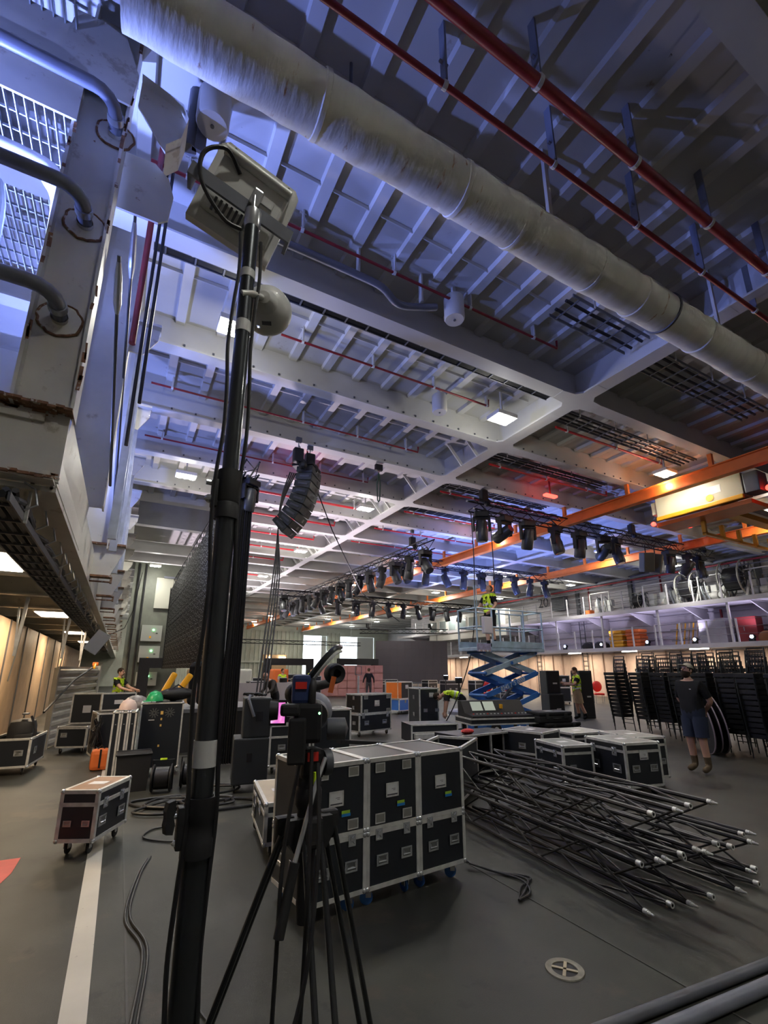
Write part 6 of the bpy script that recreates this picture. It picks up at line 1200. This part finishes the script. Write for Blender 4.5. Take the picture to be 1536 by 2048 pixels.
t = thing('dark_opening_box', 'dark box standing in for a dark ceiling opening left of the LED wall', 'opening stand-in', (1.6, 17.6, 6.35)); MB().b2((-1.7, -.9, 0), (1.3, .9, .84)).obj('box', M['dgrey'], t); MB().b2((-1.75, -.95, -.05), (1.35, .95, .03)).obj('flange', M['beam'], t)  # dark box stands in for a dark opening in the ceiling
t = thing('hanging_tag', 'white card tag hanging from the cable tray under the left gallery', 'tag', (-.265, 5.0, 1.86), rot=(0, R(32), 0)); MB().b2((-.06, -.002, 0), (.06, .002, .20)).obj('card', M['card'], t); MB().tube([(.03, 0, .19), (.10, 0, .32), (.05, .05, .5), (-.12, .1, .84)], .003, 5).obj('string', M['cable'], t)
# strut hangers under the gallery
for i, (x, y) in enumerate(((-1.75, 11.0), (-1.2, 13.0), (-1.0, 15.5))):
    t = thing('strut_hanger', 'galvanised strut hanging from the left gallery soffit, %s one' % ('nearest', 'middle', 'farthest')[i], 'strut', (x, y, 1.85), group='struts under the gallery'); MB().bar((0, 0, .1), (.05, 0, 1.2), .06, .05).obj('channel', M['galv'], t); MB().bar((0, 0, .1), (-.06, 0, 1.0), .03, .03).obj('brace', M['galv'], t); MB().tube([(.02, 0, .12), (-.02, 0, -.35)], .012, 5).obj('tail', M['tape'], t)
# black portal frames far behind
for i, (x, y, w_, h_) in enumerate(((11.2, 35, 3.8, 2.55), (17.0, 35, 3.6, 2.6), (2.6, 27, 3.6, 2.3))):
    t = thing('portal_frame', 'black portal frame far behind the video camera, %s one' % ('middle', 'right', 'left')[i], 'frame', (x, y, 0), group='black portal frames'); MB().b2((-w_ / 2, 0, 0), (-w_ / 2 + .5, .4, h_)).obj('upright', M['black'], t); MB().b2((w_ / 2 - .5, 0, 0), (w_ / 2, .4, h_)).obj('upright', M['black'], t); MB().b2((-w_ / 2 + .5, 0, h_ - .5), (w_ / 2 - .5, .4, h_)).obj('lintel', M['black'], t)
# pink stacked fencing panels
t = thing('pink_panel_wall', 'dusty pink panelled container side behind the walking man', 'container', (12.2, 29.6, 0), rot=(0, 0, -.35)); MB().b2((-.6, .05, 0), (3.6, 1.5, 2.0)).obj('box', M['pink'], t)
pk = MB(); pk.b2((.02, 0, .02), (.58, .06, .46)); pkm = pk.mesh('panel', M['pink'])
for i in range(7):
    for k in range(4): ob('panel', pkm, t, (-.6 + i * .6, -.01, .03 + k * .49))
t = thing('pallet_truck', 'tall grey post of a pallet truck in front of the pink panels', 'pallet truck', (9.4, 19.4, 0)); MB().tube([(0, 0, 0), (0, 0, 1.45)], .05, 8).obj('mast', M['galv'], t); MB().tube([(-.15, 0, 1.5), (-.15, 0, 1.85), (.15, 0, 1.85), (.15, 0, 1.5), (-.15, 0, 1.5)], .02, 6).obj('handle', M['dgrey'], t)
# far cases and trolleys, each its own thing
FC = [(5.2, 25, 1.0, .9), (6.6, 26, 1.1, 1.0), (8.6, 27, 1.0, .9), (9.8, 28, 1.2, 1.1), (11.0, 29.5, 1.0, 1.2), (4.2, 22.5, .9, .8), (10.6, 32, 1.3, 1.3), (12.9, 33.5, 1.2, 1.3), (14.2, 36, 1.2, 1.2), (8.0, 31, 1.0, 1.1), (16.2, 30.5, 1.1, .8), (17.6, 31, 1.0, .9), (21.5, 31.5, 1.1, .8), (19.4, 26, 1.2, .9), (22.6, 24.5, 1.1, 1.0), (21.2, 25.4, 1.0, .9)]
for i, (x, y, w_, h_) in enumerate(FC):
    flight_case('distant black flight case on the far deck, %s counted from the left' % ORD[sorted(range(len(FC)), key=lambda q: FC[q][0] / FC[q][1]).index(i)], (x, y, 0), w_, .7, h_, (i * 23) % 40 - 20, True, lid=.75, feats=[('front', 'h', .3, .4), ('front', 'h', .7, .4)], group='distant flight cases')
for i, (x, y, c) in enumerate(((6.0, 27.5, 'green'), (8.9, 30.0, 'orangebag'), (14.9, 40.0, 'red'), (3.4, 25, 'wood'))):
    t = thing('covered_pallet', 'tall covered pallet load among the distant cases, ' + ('green one', 'orange one', 'red one', 'tan one')[i], 'pallet load', (x, y, 0)); MB().box((0, 0, .95), (1.0, 1.0, 1.6), b=.1).obj('load', M[c], t); MB().box((0, 0, .08), (1.1, 1.1, .14)).obj('pallet', M['wood'], t)
